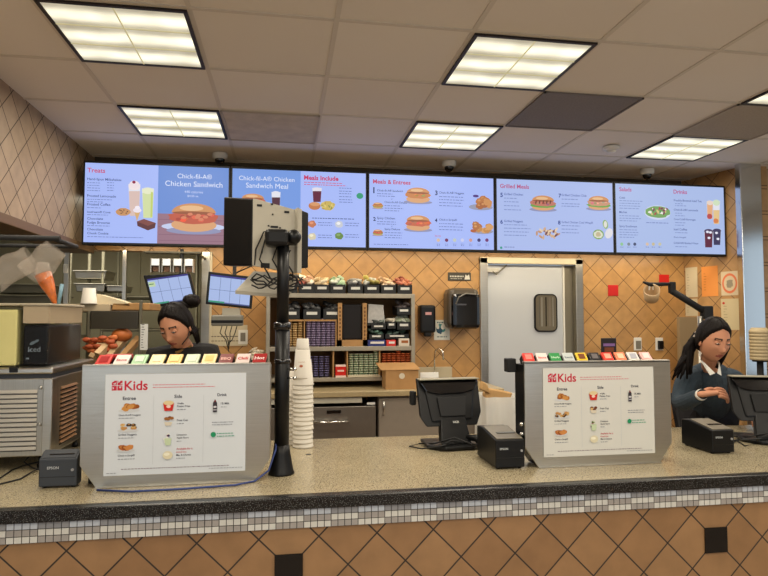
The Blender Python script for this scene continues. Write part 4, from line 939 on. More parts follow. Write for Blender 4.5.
for i in range(22):
    p = at(87+(i%11)*2.6, 340+9*(i//11)+random.uniform(-3, 3), Y=3.50+.01*(i%3)); b = MB(); b.ball(p, (.026, .018, .014), fries if i % 3 else mat('dark_orange_food', (176, 84, 48), .6), 2, jit=.4)
    tag(b.build('fried_piece'), 'orange fried food pieces in the chute behind the left rack', 'food', 'fried pieces in the chute')
b = MB(); b.ball(at(122, 335, Y=3.6), (.055, .05, .04), mat('toasted_bun', (186, 104, 48), .5, var=.1), 3); tag(b.build('round_bun'), 'round toasted bun at the top of the food chute', 'bun')
p0, p1 = at(140, 350, Y=3.5), at(148, 324, Y=3.5)
b = MB(); b.box((p0.x, 3.5, p0.z), (p1.x, 3.502, p1.z), paper); c = Canvas((p0.x, 3.4995, p0.z), (1, 0, 0), (0, 0, 1), (0, -1, 0), False)
tk = b.build('order_slip'); tag(tk, 'long narrow order slip hanging left of the first cashier', 'paper')
for i in range(10): c.dashes(.006, .012+.014*i, .04, .004, (120, 120, 120), (.006, .02))
w = c.mb.build('slip_print', None, tk, fix=False); 
# heat lamps
for i in range(4):
    x0 = 150.5+11.2*i; pA = at(x0, 272, Y=4.6); pB = at(x0+9.6, 258.5, Y=4.6)
    if i == 0:
        hl = thing('heat_lamp', '', 'heat lamp', ((pA.x+pB.x)/2, 4.6, pA.z), 'heat lamps over the order monitor'); H0 = Vector(hl.location)
        b = MB(); z0, z1 = pA.z, pB.z; zm = z0+(z1-z0)*.5
        b.box((pA.x, 4.6, zm-.004), (pB.x, 4.68, z1), steeld, .003); b.box((pA.x, 4.595, z0), (pA.x+.006, 4.68, z1)); b.box((pB.x-.006, 4.595, z0), (pB.x, 4.68, z1)); b.build('lamp_hood', steel, hl)
        b = MB(); b.box((pA.x+.007, 4.596, zm+.0), (pB.x-.007, 4.602, z1-.004)); b.build('glowing_face', emat((255, 250, 235), 1.3), hl)
        b = MB(); b.box((pA.x+.012, 4.62, z0+.006), (pB.x-.012, 4.66, zm-.006), mat('amber_reflector', (120, 84, 56), .4)); b.build('bulb', None, hl)
    else: hl = dup(hl, (H0.x+(at(150.5+11.2*i, 265, Y=4.6).x-at(150.5, 265, Y=4.6).x), H0.y, H0.z))
    hl['label'] = ['leftmost of the four small heat lamps above the left order monitor', 'second from left of the four small heat lamps', 'third from left of the four small heat lamps', 'rightmost of the four small heat lamps beside the steel post'][i]
b = MB(); b.box((-1.02, 4.6, 2.0), (-.62, 4.7, 2.012), steeld); b.tube([(-.64, 4.65, 2.0), (-.64, 5.02, 2.0)], .01, steeld); tag(b.build('lamp_rail'), 'steel rail that carries the four heat lamps', 'rail')
# order monitors
def order_monitor(corners, Y, label, extra):
    P4 = [at(x, y, Y=Y) for x, y in corners]   # tl tr br bl
    cen = sum(P4, Vector())/4; t = thing('order_monitor', label, 'monitor', (cen.x, Y+.03, P4[3].z), 'order monitors')
    U = (P4[1]-P4[0]+P4[2]-P4[3])/2; V = (P4[0]-P4[3]+P4[1]-P4[2])/2
    b = MB(); b.prism([P4[0], P4[1], P4[2], P4[3]], (0, .035, 0), blk, .004); b.build('monitor_housing', None, t)
    c = Canvas(P4[3]+Vector((0, -.0005, 0)), (P4[2]-P4[3]), V, (0, -1, 0), True)
    c.poly([(.055, .075), (.945, .075), (.945, .925), (.055, .925)], (166, 184, 226), True)
    c.poly([(.055, .87), (.945, .87), (.945, .925), (.055, .925)], (40, 36, 110), True); c.poly([(.055, .075), (.945, .075), (.945, .11), (.055, .11)], (70, 80, 130), True)
    for k in range(1, 4): c.poly([(.055+.2225*k, .1), (.062+.2225*k, .1), (.062+.2225*k, .87), (.055+.2225*k, .87)], (60, 74, 120), True)
    c.poly([(.055, .47), (.945, .47), (.945, .48), (.055, .48)], (60, 74, 120), True)
    if extra == 0: c.poly([(.06, .66), (.2, .66), (.2, .82), (.06, .82)], (196, 214, 150), True); c.poly([(.07, .73), (.17, .73), (.17, .76), (.07, .76)], (60, 120, 60), True)
    c.poly([(.06, .08), (.4, .08), (.4, .13), (.06, .13)], (40, 140, 90), True)
    c.mb.build('monitor_display', None, t, fix=False)
    b = MB(); b.box((cen.x-.04, Y+.035, cen.z-.04), (cen.x+.04, Y+.07, cen.z+.04), blkm); b.tube([(cen.x, Y+.07, cen.z), (cen.x, 4.6 if Y < 4.5 else Y+.2, cen.z), (cen.x, 4.62, 2.03)], .014, blkm); b.build('mount_arm', None, t)
    return t, cen
order_monitor([(143.3, 275.5), (190, 273), (197, 301), (151.7, 307.5)], 4.2, 'left order monitor above the first cashier, showing a blue grid', 0)
t, cen = order_monitor([(208.5, 271.5), (254, 277), (251.5, 309), (205.5, 304)], 4.25, 'right order monitor beside the black pole, showing a blue grid', 1)
b = MB(); box_px(b, 222, 308, 240, 316, 4.26, .06, beige); box_px(b, 211, 315, 243, 326, 4.22, .07, mat('grey_bump_bar', (120, 118, 108), .4), .01); box_px(b, 211, 320, 243, 323, 4.215, .01, blk)
for i in range(4): b.tube([at(222+5*i, 326, Y=4.26), at(220+5*i, 333, Y=4.27), at(226+2*i, 340, Y=4.27), at(229, 352-3*i, Y=4.28)], .0035, cable, 6)
b.build('bump_bar', None, t)
# ================================================================== BACK WORKTOP, SHELVING
bt_m = speckle_mat('tan_back_stone', (166, 148, 112), [((110, 96, 70), 260, .28)], .3)
WZ = .985
t = thing('back_worktop', 'tan stone worktop along the back wall under the shelving', 'worktop', (.6, 4.75, WZ-.04))
b = MB(); b.box((-.58, 4.42, WZ-.042), (1.66, 5.045, WZ), bt_m, .006); b.build('worktop_slab', None, t)
t = thing('undercounter_fridge', 'steel undercounter fridge drawer with a bar handle and nameplate', 'fridge', (.38, 4.7, 0))
b = MB(); b.box((-.35, 4.50, 0), (.66, 5.0, .86), steeld, .003); b.build('fridge_body', None, t)
A = at(283, 400, Y=4.45); B_ = at(376, 400, Y=4.45)
b = MB(); b.box((-.35, 4.455, .30), (min(B_.x, at(378.5, 410, Y=4.46).x-.008), 4.50, .872), mat('fridge_steel', (132, 126, 118), .36, .75, var=.04), .004); dr = b.build('drawer_front', None, t)
b = MB(); p = at(334, 412, Y=4.44); b.box((p.x-.052, 4.448, p.z-.012), (p.x+.052, 4.4555, p.z+.012), blkg, .001); nb = b.build('nameplate', None, dr)
b = MB(); a1, a2 = at(314, 422.6, Y=4.40), at(348, 421, Y=4.40); a2.z = a1.z; b.tube([a1+Vector((0, .055, 0)), a1, a2, a2+Vector((0, .055, 0))], .008, chrome); b.build('bar_handle', None, dr)
b = MB(); p = at(371, 403.5, Y=4.45); b.box((p.x-.03, 4.450, p.z-.008), (p.x+.03, 4.4555, p.z+.008), paper); b.build('small_sticker', None, dr)
b = MB(); a1, a2 = at(285, 400, Y=4.44), at(366, 400, Y=4.44); b.box((-.3, 4.44, .900), (at(362, 396, Y=4.44).x, 4.46, .938), mat('pale_strip', (184, 180, 164), .5)); b.build('upper_trim_strip', None, t)
t = thing('base_cabinet', 'grey-brown base cabinet with a vertical steel handle, right of the fridge', 'cabinet', (1.2, 4.7, 0))
x0, x1 = at(378.5, 410, Y=4.46).x, 1.62
cabm = mat('taupe_laminate', (134, 124, 112), .5, var=.03)
b = MB(); b.box((x0, 4.48, .1), (x1, 5.04, .943), cabm, .002); b.box((x0+.03, 4.56, 0), (x1, 5.0, .1), blkm); b.build('cabinet_body', None, t)
xm = (x0+x1)/2
for i, (xa, xb) in enumerate(((x0+.004, xm-.003), (xm+.003, x1-.004))):
    b = MB(); b.box((xa, 4.458, .13), (xb, 4.48, .90 if i else .925), cabm, .003); d = b.build('cabinet_door', None, t)
    if i == 0:
        p = at(384, 401, Y=4.43); b = MB(); b.tube([(p.x, 4.458, p.z), (p.x, 4.43, p.z-.008), (p.x, 4.43, p.z-.10), (p.x, 4.458, p.z-.108)], .006, chrome); b.build('door_handle', None, d)
b = MB(); b.box((x1-.002, 4.45, 0), (x1+.035, 4.52, WZ-.045), steel, .003); b.build('steel_corner_leg', None, t)
# shelving unit
shst = mat('worn_shelf_steel', (158, 150, 134), .5, .6, var=.06)
SX0, SX1, SY, SY1 = at(266, 320, Y=4.68).x, at(415, 320, Y=4.68).x, 4.68, 5.04
t = thing('storage_shelving', 'open steel-edged shelving unit packed with cups, bins and boxes', 'shelf unit', ((SX0+SX1)/2, 4.86, WZ))
zA = at(340, 293.5, Y=SY).z; zB = at(340, 346.5, Y=SY).z; zC = at(340, 377.5, Y=SY).z
for z, hh in ((zA, .035), (zB, .035), (zC, .03)): MB().box((SX0, SY, z-hh), (SX1, SY1, z), shst, .003).build('shelf_board', None, t)
for x in (SX0, SX1-.03):
    MB().box((x, SY-.002, WZ), (x+.03, SY+.03, zA+(.0 if x > SX0 else .0)), shst, .002).build('upright', None, t); MB().box((x, SY+.03, WZ), (x+.012, SY1, zA-.001), card, 0).build('side_panel', None, t)
MB().box((SX0, SY1-.003, WZ), (SX1, SY1, zA-.035), cardd).build('back_panel', None, t)
binm = mat('black_bin', (20, 20, 20), .5)
def crumple(rgb, k): 
    g = sum(rgb)/3; c = tuple(int(.72*v+.28*g) for v in rgb); return mat('sachet_%d_%d_%d' % rgb, c, .45, var=.35, vs=22)
def bin_(cx, z, Y, w, h, d, label, cols, group, n=9, hw=True):
    t = thing('storage_bin', label, 'bin', (cx, Y+d/2, z), group); th = .003
    b = MB(); b.box((cx-w/2, Y, z), (cx+w/2, Y+th, z+h*.82)); b.box((cx-w/2, Y+d-th, z), (cx+w/2, Y+d, z+h)); b.box((cx-w/2, Y, z), (cx+w/2, Y+d, z+th))
    for s in (-1, 1): b.prism([(cx+s*(w/2-th/2)-th/2, Y, z), (cx+s*(w/2-th/2)-th/2, Y+d, z), (cx+s*(w/2-th/2)-th/2, Y+d, z+h), (cx+s*(w/2-th/2)-th/2, Y+.05, z+h), (cx+s*(w/2-th/2)-th/2, Y, z+h*.82)], (th, 0, 0))
    b.build('bin_body', binm, t)
    b = MB(); b.box((cx-w*.3, Y-.001, z+h*.38), (cx+w*.3, Y+.0005, z+h*.62)); b.build('bin_label', pmat((206, 204, 196)), t)
    for i in range(n):
        b = MB(); col = random.choice(cols)
        u, v = (i % 3-1)*w*.27+random.uniform(-.008, .008), (i//3)*d*.26+.035
        p = Vector((cx+u, Y+v, z+h*.88+random.uniform(-.008, .02)+(i//3)*.006))
        R_ = Matrix.Rotation(random.uniform(-.7, .7), 4, 'X') @ Matrix.Rotation(random.uniform(-.7, .7), 4, 'Y') @ Matrix.Rotation(random.uniform(0, 3), 4, 'Z')
        p.z += (i//3)*.012+.004; b.ball(p, (.036, .030, .016), crumple(col, i), 2, M=R_, jit=.5)
        tag(b.build('condiment_sachet'), 'sachets in the '+label.split(',')[0].replace('at the right end of the shelving', 'at far right').replace('black bin of ', 'bin of '), 'sachet', 'sachets in the '+label.split(',')[0])
random.seed(21)
top = [(290, ((206, 196, 180), (190, 60, 50)), 'pink and white'), (306.5, ((212, 196, 170), (206, 150, 110), (200, 90, 70)), 'cream and orange'), (322, ((222, 196, 150), (214, 180, 120)), 'pale orange'), (338, ((120, 160, 110), (150, 180, 140), (196, 200, 180)), 'green'),
       (355.5, ((186, 186, 180), (60, 60, 60), (120, 120, 116)), 'grey and white'), (372, ((206, 190, 70), (206, 206, 190), (180, 160, 60)), 'yellow'), (388.5, ((206, 160, 110), (214, 180, 140)), 'beige'), (405, ((196, 96, 50), (212, 200, 180), (170, 70, 40)), 'rusty orange')]
for px, cols, nm in top:
    bin_(at(px, 290, Y=SY+.01).x, zA, SY+.01, .118, .085, .24, 'black bin of %s sachets, on top of the shelving' % nm, cols, 'black bins on top of the shelving')
for px, nm in ((291, 'left'), (312, 'middle'), (332, 'right')):
    p = at(px, 316.5, Y=SY+.02); bin_(p.x, zB+.21, SY+.03, .138, .095, .2, '%s black bin of dark sachets, middle shelf left of the brown crate' % nm, ((40, 40, 42), (80, 80, 80)), 'black bins on the middle shelf', 6)
b = MB(); a, c2 = at(285, 319, Y=SY), at(337, 345, Y=SY); b.box((a.x, SY+.02, zB+.196), (c2.x, SY+.3, zB+.209), card)
for x in (a.x, at(304, 330, Y=SY).x, c2.x-.01): b.box((x, SY+.02, zB), (x+.008, SY+.3, zB+.2), card)
tag(b.build('cardboard_divider'), 'cardboard divider tray holding the cup stacks on the middle shelf', 'cardboard tray')
def mini_stack(kind, px0, px1, n, z, h, Y, rgb, rgb2, label, group, rr, rows=2):
    """short stacks of small lidded tubs: one thing per stack column member"""
    m1, m2 = mat('tub_%d_%d_%d' % rgb, rgb, .5), mat('tub_%d_%d_%d' % rgb2, rgb2, .5)
    h *= 1.3; xa, xb = at(px0, 340, Y=Y).x, at(px1, 340, Y=Y).x; per = .018; proto = None
    for r in range(rows):
        for i in range(n):
            x = xa+(xb-xa)*(i+.5)/n; top = h*random.uniform(.9, 1)
            for k in range(int(top/per)):
                loc = (x, Y+.03+r*rr*2.1, z+.001+k*per)
                if proto is None:
                    proto = MB().lathe([(rr*.82, 0), (rr*.94, per*.62), (rr, per*.64), (rr, per*.9)], (0, 0, 0), m1, 12).build(kind, org=(0, 0, 0)); proto.data.materials.append(m2)
                    for f in proto.data.polygons:
                        if f.center.z > per*.63: f.material_index = 1
                    tag(proto, label, 'tub', group); proto.location = loc
                else:
                    if r and k*per < h*.5 and i not in (0,): pass
                    dup(proto, loc, None, label, group)
random.seed(8)
mini_stack('sauce_tub', 306, 336, 6, zB, .185, SY+.02, (110, 92, 124), (164, 150, 180), 'small purple sauce tubs stacked on the middle shelf', 'purple sauce tubs', .019, 1)
mini_stack('dip_cup', 287, 303, 3, zB, .165, SY+.02, (176, 136, 84), (206, 176, 124), 'small tan dip cups stacked on the middle shelf at left', 'tan dip cups', .019, 1)
mini_stack('creamer_cup', 302, 330, 5, zC, .14, SY+.03, (50, 44, 70), (128, 120, 164), 'small dark blue cups stacked on the lowest shelf at left', 'dark blue cups', .019, 1)
mini_stack('lidded_cup', 349, 379, 6, zC, .155, SY+.02, (120, 150, 120), (204, 204, 176), 'small pale green cups stacked on the lowest shelf', 'pale green cups', .0195, 1)
mini_stack('orange_tub', 382, 411, 6, zC+.001, .155, SY+.02, (150, 56, 30), (206, 110, 60), 'small rusty orange tubs on the lowest shelf behind the cardboard box', 'rusty orange tubs', .0195, 1)
# brown crate with dark opening
a, c2 = at(338, 345, Y=SY), at(367, 303, Y=SY)
t = thing('brown_crate', 'tall brown cardboard crate with printed sides and a black opening', 'crate', ((a.x+c2.x)/2, SY+.1, zB))
b = MB(); w = .032; b.box((a.x, SY+.01, zB), (a.x+w, SY+.3, c2.z), card); b.box((c2.x-w, SY+.01, zB), (c2.x, SY+.3, c2.z), card); b.box((a.x, SY+.01, zB), (c2.x, SY+.3, zB+.05), card); b.box((a.x, SY+.29, zB), (c2.x, SY+.3, c2.z), cardd); b.build('crate_shell', None, t)
b = MB(); b.box((a.x+w+.003, SY+.03, zB+.052), (c2.x-w-.003, SY+.28, c2.z-.01), mat('very_dark_stack', (16, 12, 14), .8), .01); b.build('dark_contents', None, t)
c = Canvas((a.x, SY+.0095, zB), (1, 0, 0), (0, 0, 1), (0, -1, 0), False)
for s in (0, c2.x-a.x-w):
    for i in range(9): c.rect(s+.010, .05+.03*i, s+.022, .068+.03*i, (104, 70, 40)) if i % 4 else c.ell(s+.016, .06+.03*i, .007, .009, (104, 70, 40))
c.mb.build('printed_letters', None, t, fix=False)
# white stack, bins and cartons right of the crate
t = thing('paper_liner_stack', 'slumped stack of white paper liners right of the brown crate', 'paper stack', at(376, 325, Y=SY+.05))
b = MB(); A = [at(x, y, Y=SY+.04) for x, y in ((367.5, 324), (385, 324.5), (383.5, 305), (368.5, 304))]; b.prism(A, (0, .2, 0), mat('liner_white', (170, 168, 164), .8, var=.1, vs=40), .004); b.build('liner_sheets', None, t)
b = MB(); box_px(b, 367.5, 322.8, 395.5, 325.5, SY+.03, .24, binm, 0); b.tube([at(368, 325, Y=SY+.1), at(368, 346, Y=SY+.1)], .004, binm)
tag(b.build('inner_riser'), 'thin black riser under the white liner stack', 'riser')
random.seed(33)
p = at(381, 332, Y=SY); 
def bin_px(x0, y0, x1, y1, label, cols, g, n=6, Yo=.02): 
    a, c3 = at(x0, y1, Y=SY+Yo), at(x1, y0, Y=SY+Yo); bin_((a.x+c3.x)/2, a.z, SY+Yo, c3.x-a.x, c3.z-a.z, .2, label, cols, g, n)
bin_px(371, 323, 386, 329.5, 'low black bin under the white liner stack', ((60, 66, 62), (96, 110, 100)), 'bins right of the brown crate')
bin_px(387, 320, 396, 329, 'narrow black bin holding a white cup sleeve', ((190, 176, 150),), 'bins right of the brown crate', 3)
bin_px(397, 306, 411, 315, 'upper black bin of brownish sachets at the right end of the shelving', ((110, 80, 70), (70, 60, 60)), 'bins at the right end')
bin_px(397, 320, 411, 330, 'black bin of pale green and white sachets at the right end', ((186, 190, 170), (140, 150, 120)), 'bins at the right end')
bin_px(369, 333, 384, 339.5, 'black bin with green lids above the blue box', ((70, 110, 92), (50, 76, 66)), 'bins above the small boxes')
bin_px(385, 333, 409, 339, 'black bin with dark green lids above the red and white boxes', ((50, 76, 66), (40, 50, 46)), 'bins above the small boxes')
for x0, x1, rgb, l in ((368, 385.5, (40, 50, 110), 'flat blue box at the front of the middle shelf'), (386.5, 396, (196, 50, 44), 'small red and white box at the front of the middle shelf'), (399, 409.5, (206, 196, 180), 'small white box at the right end of the middle shelf')):
    a, c3 = at(x0, 345.5, Y=SY), at(x1, 340 if x0 < 399 else 338.5, Y=SY); t = thing('small_box', l, 'box', ((a.x+c3.x)/2, SY+.03, zB)); z1 = c3.z
    MB().box((a.x, SY+.004, zB), (c3.x, SY+.1, z1), mat('box_%d_%d_%d' % rgb, rgb, .5), .002).build('box_body', None, t)
    MB().box((a.x+.02, SY+.0025, zB+(z1-zB)*.4), (c3.x-.01, SY+.0045, zB+(z1-zB)*.75), pmat((214, 206, 200) if rgb[0] < 198 else (150, 90, 50))).build('printed_band', None, t)
# lowest shelf: red carton, divider, cups box
a, c3 = at(335.5, 380, Y=SY), at(346, 365, Y=SY)
t = thing('red_carton', 'small red and white carton on the lowest shelf', 'carton', ((a.x+c3.x)/2, SY+.03, zC))
b = MB(); b.box((a.x, SY-.0, zC), (c3.x, SY+.07, zC+.015), pmat((226, 200, 190))); b.box((a.x, SY, zC+.015), (c3.x, SY+.07, c3.z-.012), pmat((196, 36, 28))); b.box((a.x, SY, c3.z-.012), (c3.x, SY+.07, c3.z), pmat((226, 200, 190))); b.build('carton_body', None, t)
b = MB(); b.box((a.x+.015, SY-.001, zC+.045), (c3.x-.015, SY, zC+.058)); b.build('carton_print', pmat((226, 190, 180)), t)
b = MB()
for px in (333.5, 347.5, 380): x = at(px, 365, Y=SY).x; b.box((x-.005, SY+.01, zC), (x+.005, SY+.3, zB-.036), card)
b.box((at(348, 365, Y=SY).x, SY-.004, zC), (at(380, 365, Y=SY).x, SY+.0, zC+.018), mat('pale_tray_front', (196, 186, 160), .6)); tag(b.build('cardboard_divider'), 'upright cardboard dividers on the lowest shelf', 'cardboard tray')
t = thing('cardboard_box', 'closed brown cardboard box with a white sticker on the back worktop', 'box', at(400, 386, Y=4.55))
a, c3 = at(383, 386, Y=4.50), at(418.5, 366, Y=4.50); z0 = WZ
b = MB(); b.prism([(a.x+.02, 4.5, z0), (c3.x, 4.5, z0), (c3.x, 4.5, c3.z-.02), (a.x+.02, 4.5, c3.z-.025)], (0, .17, 0), card, .002); b.build('box_body', None, t)
b = MB(); b.prism([(a.x-.015, 4.5, c3.z-.03), (c3.x+.012, 4.49, c3.z-.028), (c3.x+.0, 4.67, c3.z+.012), (a.x-.03, 4.67, c3.z+.012)], (0, 0, .004), card); b.build('box_flap', None, t)
b = MB(); p = at(402, 376, Y=4.499); b.lathe([(.022, 0), (.022, .0015)], (0, 0, 0), pmat((206, 196, 176)), 16, M=Matrix.Translation((p.x, 4.5, p.z)) @ Matrix.Rotation(PI/2, 4, 'X')); b.build('round_sticker', None, t)
# leftover bin near the pole
p = at(256, 357, Y=4.6); 
bin_(p.x, WZ+.11, 4.6, .125, .14, .16, 'tall black bin of crumpled white napkins between the second monitor and the pole', ((206, 190, 160), (190, 170, 140)), 'napkin bin', 9)
MB2 = MB(); MB2.box((p.x-.1, 4.58, WZ), (p.x+.09, 4.8, WZ+.108), blk, .006); tag(MB2.build('equipment_box'), 'black box under the napkin bin on the back worktop', 'box')
# sink, faucet, papers
t = thing('hand_sink', 'small steel hand sink with a thin gooseneck faucet under the soap dispenser', 'sink', at(440, 376, Y=4.8))
b = MB(); x0, x1 = at(420, 378, Y=4.7).x, at(460, 378, Y=4.7).x
b.box((x0, 4.62, WZ), (x1, 4.98, WZ+.018), steel, .005); b.box((x0+.03, 4.66, WZ+.0182), (x1-.03, 4.9, WZ+.0188), steeld); b.box((x0-.02, 5.0, WZ), (x1+.02, 5.045, WZ+.12), mat('sink_splash', (176, 164, 138), .4), .003); b.build('sink_deck', None, t)
p = at(434.5, 376, Y=4.93); b = MB(); q_ = at(440.5, 359, Y=4.8)
b.tube([(p.x, 4.93, WZ+.018), (p.x, 4.93, WZ+.22), (p.x+.006, 4.925, WZ+.262), (p.x+.03, 4.9, WZ+.285), (p.x+.055, 4.87, WZ+.262), (p.x+.06, 4.865, WZ+.19)], .0065, chrome, 10); b.lathe([(.02, 0), (.012, .02)], (p.x, 4.93, WZ+.018), chrome, 16); b.build('faucet', None, t)
b = MB(); a, c3 = at(420, 379, Y=4.615), at(438, 369.5, Y=4.615); b.box((a.x, 4.60, WZ), (c3.x, 4.612, c3.z-.02), paper); c = Canvas((a.x, 4.599, WZ), (1, 0, 0), (0, 0, 1), (0, -1, 0), False)
for x, y, w_, h_ in ((.02, .02, .02, .03), (.05, .015, .012, .012), (.08, .02, .016, .03), (.11, .022, .008, .014)): c.rect(x, y, x+w_, y+h_, (50, 46, 46))
cd = b.build('printed_carton'); tag(cd, 'low white carton with black marks in front of the sink', 'carton'); c.mb.build('carton_marks', None, cd, fix=False)
b = MB(); a = at(440, 376, Y=4.5); b.box((a.x, 4.50, WZ), (a.x+.18, 4.6, WZ+.022), pmat((206, 204, 200)), .003); tag(b.build('towel_stack'), 'flat white towels on the worktop behind the middle register', 'towels')
# ================================================================== BACK WALL ITEMS
def WB(x0, y0, x1, y1, d, m, bev=.003, Y=5.05, b=None):
    b = b or MB(); a, c3 = at(x0, y1, Y=Y-d), at(x1, y0, Y=Y-d); b.box((a.x, Y-d, a.z), (c3.x, Y-.0004, c3.z), m, bev); return b
t = thing('soap_dispenser', 'black wall soap dispenser with a small pale badge', 'soap dispenser', at(428, 333, Y=5.0))
WB(420, 305, 436, 333, .10, blk, .02).build('dispenser_body', None, t)
p = at(428.5, 313.5, Y=4.949); MB().box((p.x-.026, 4.948, p.z-.012), (p.x+.026, 4.951, p.z+.012), pmat((200, 150, 150))).build('pale_badge', None, t); MB().box((p.x-.03, 4.96, p.z-.195), (p.x+.03, 5.02, p.z-.16), blkm, .01).build('push_bar', None, t)
def poster(x0, y0, x1, y1, Y=5.05): a, c3 = at(x0, y1, Y=Y), at(x1, y0, Y=Y); return a, c3
t = MB(); a, c3 = poster(434, 320, 449.5, 340); t.box((a.x, 5.046, a.z), (c3.x, 5.0495, c3.z), pmat((210, 210, 200))); t = t.build('notice'); tag(t, 'white hand-washing notice with a blue-green picture under the towel dispenser', 'notice')
c = Canvas((0, 5.0455, 0), (1, 0, 0), (0, 0, 1), (0, -1, 0), False, px=5.0455)
c.ell(441, 328, 4.6, 4.2, (70, 130, 130), jit=.15); c.ell(439.5, 330.5, 3, 3.4, (50, 80, 100), ang=30, jit=.15); c.ell(443.5, 326.5, 2.4, 3, (216, 214, 206), ang=-30); c.ell(437.5, 326.5, 1.6, 2.6, (214, 206, 190), ang=20); c.dashes(437, 323, 446, 1.1, (70, 100, 110), (1, 3)); c.dashes(437, 337.4, 447, 1.2, (120, 130, 130), (1.5, 3)); c.mb.build('notice_picture', None, t, fix=False)
t = thing('towel_dispenser', 'large glossy black paper towel dispenser beside the door', 'towel dispenser', at(465, 330, Y=4.95))
WB(448.5, 288, 480.5, 329, .20, mat('smoky_dispenser', (74, 66, 56), .35), .05).build('dispenser_case', None, t)
b = WB(452.5, 293, 481, 329, .225, blkg, .035); b.build('front_cover', None, t)
p0 = [at(x, y, Y=4.822) for x, y in ((456, 304), (459, 297), (466, 293.5), (476, 294.5))]; MB().tube(p0, .006, mat('grey_highlight_trim', (110, 106, 100), .3)).build('curved_trim', None, t)
p = at(462, 304.5, Y=4.82); MB().box((p.x-.05, 4.8215, p.z-.008), (p.x+.04, 4.826, p.z+.006), mat('dark_grey_badge', (70, 70, 74), .3), .002).build('maker_badge', None, t)
t = WB(448, 272.5, 471, 280.5, .008, mat('dark_olive_sign', (58, 56, 48), .5)).build('sign'); tag(t, 'small dark sign with pale writing and a pictogram above the towel dispenser', 'sign')
c = Canvas((0, 5.0415, 0), (1, 0, 0), (0, 0, 1), (0, -1, 0), False, px=5.0415); c.dashes(450, 277, 463.5, 1.4, (190, 190, 180), (1.2, 2.4)); c.dashes(450.5, 279, 462, .9, (150, 150, 140)); c.poly([(464.5, 279.5), (470, 279.5), (469, 274.5), (467, 276), (465.5, 274.5)], (200, 200, 190)); c.mb.build('sign_lettering', None, t, fix=False)
# door
dm = mat('white_door_skin', (196, 200, 204), .4, .2)
b = MB(); b.box((1.74, 5.085, .01), (2.47, 5.125, 1.995), dm, .004); d = struct('door_1', b)
b = MB(); a, c3 = at(534, 332, Y=5.085), at(556.5, 294, Y=5.085); g_ = [(a.x+c3.x)/2, (a.z+c3.z)/2, (c3.x-a.x)/2, (c3.z-a.z)/2]
def rrect(cx, cz, hw, hh, r, y, n=6):
    pts = []
    for qx, qz, s in ((1, 1, 0), (-1, 1, 90), (-1, -1, 180), (1, -1, 270)):
        for i in range(n+1):
            t_ = math.radians(s+90*i/n); pts.append((cx+qx*(hw-r)+r*math.cos(t_), y, cz+qz*(hh-r)+r*math.sin(t_)))
    return pts
b.prism(rrect(*g_, .05, 5.070), (0, .0155, 0), blk, .003); w = b.build('door_window_frame', None, None); w.parent = d; w.location = Vector(w.location)-Vector(d.location); w2 = w
b = MB(); b.prism(rrect(g_[0], g_[1], g_[2]-.013, g_[3]-.013, .038, 5.0685), (0, .001, 0), mat('dark_door_glass', (124, 118, 104), .12, .5))
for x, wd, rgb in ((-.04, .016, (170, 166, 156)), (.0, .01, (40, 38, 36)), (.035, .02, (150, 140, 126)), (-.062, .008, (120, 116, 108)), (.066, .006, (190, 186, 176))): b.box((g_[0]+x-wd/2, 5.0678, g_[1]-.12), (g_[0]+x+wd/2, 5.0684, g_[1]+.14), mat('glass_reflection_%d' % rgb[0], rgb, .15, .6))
w = b.build('door_window_glass', None, None); w.parent = w2; w.location = Vector(w.location)-WL[w2.name]
b = MB(); b.box((1.745, 5.05, 1.925), (1.86, 5.084, 1.96), mat('closer_grey', (190, 188, 180), .4), .003); b.tube([(1.80, 5.05, 1.93), (1.83, 5.04, 1.905), (1.93, 5.05, 1.99)], .006, steeld); w = b.build('door_closer', None, None); w.parent = d; w.location = Vector(w.location)-Vector(d.location)
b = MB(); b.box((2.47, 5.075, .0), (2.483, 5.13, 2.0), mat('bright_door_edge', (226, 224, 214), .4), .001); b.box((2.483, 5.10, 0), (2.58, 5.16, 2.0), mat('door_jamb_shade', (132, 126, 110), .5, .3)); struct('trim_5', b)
b = MB(); b.box((1.675, 5.02, 0), (1.745, 5.08, 2.05), steel, .004); b.box((2.565, 5.02, 0), (2.635, 5.08, 2.05), steel, .004); b.box((1.675, 5.02, 2.0), (2.635, 5.08, 2.055), mat('frame_header', (206, 196, 168), .45, .2), .004); struct('trim_6', b)
# bin by the door
t = thing('waste_bin', 'waste bin in a translucent white liner with a brown paper bag on top', 'waste bin', at(499, 430, Y=4.35))
p = at(499, 400, Y=4.22)
b = MB(); b.box((p.x-.10, 4.13, 0), (p.x+.08, 4.31, .92), mat('grey_bin', (120, 124, 128), .5), .03); b.build('bin_shell', None, t)
def lf(u, v):
    a_ = u*2*PI; r = .155+.010*math.sin(a_*7+v*2)+.006*math.sin(a_*13); sx = max(-1, min(1, math.cos(a_)*1.35)); sy = max(-1, min(1, math.sin(a_)*1.35))
    return Vector((p.x-.005+sx*r*.92*(1-.06*v), 4.22+sy*r*(1-.06*v), .955-.62*v+(.012 if v < .02 else 0)))
MB().grid(lf, 72, 12).build('bin_liner', mat('milky_liner', (236, 236, 230), .4, trans=.05, alpha=.9, bump=.5, bs=12), t)
b = MB(); random.seed(4)
kb = mat('kraft_paper', (188, 150, 100), .85, var=.08)
A = [at(x, y, Y=4.14) for x, y in ((486, 405), (509, 404), (513, 393), (503, 391), (490, 389), (486, 394))]; b.prism(A, (0, .09, 0), kb, .01)
A = [at(x, y, Y=4.12) for x, y in ((481, 390), (491, 394), (488, 385), (483, 381))]; b.prism(A, (0, .06, 0), kb, .01); tag(b.build('paper_bag'), 'crumpled brown paper bag sticking out of the waste bin', 'paper bag')
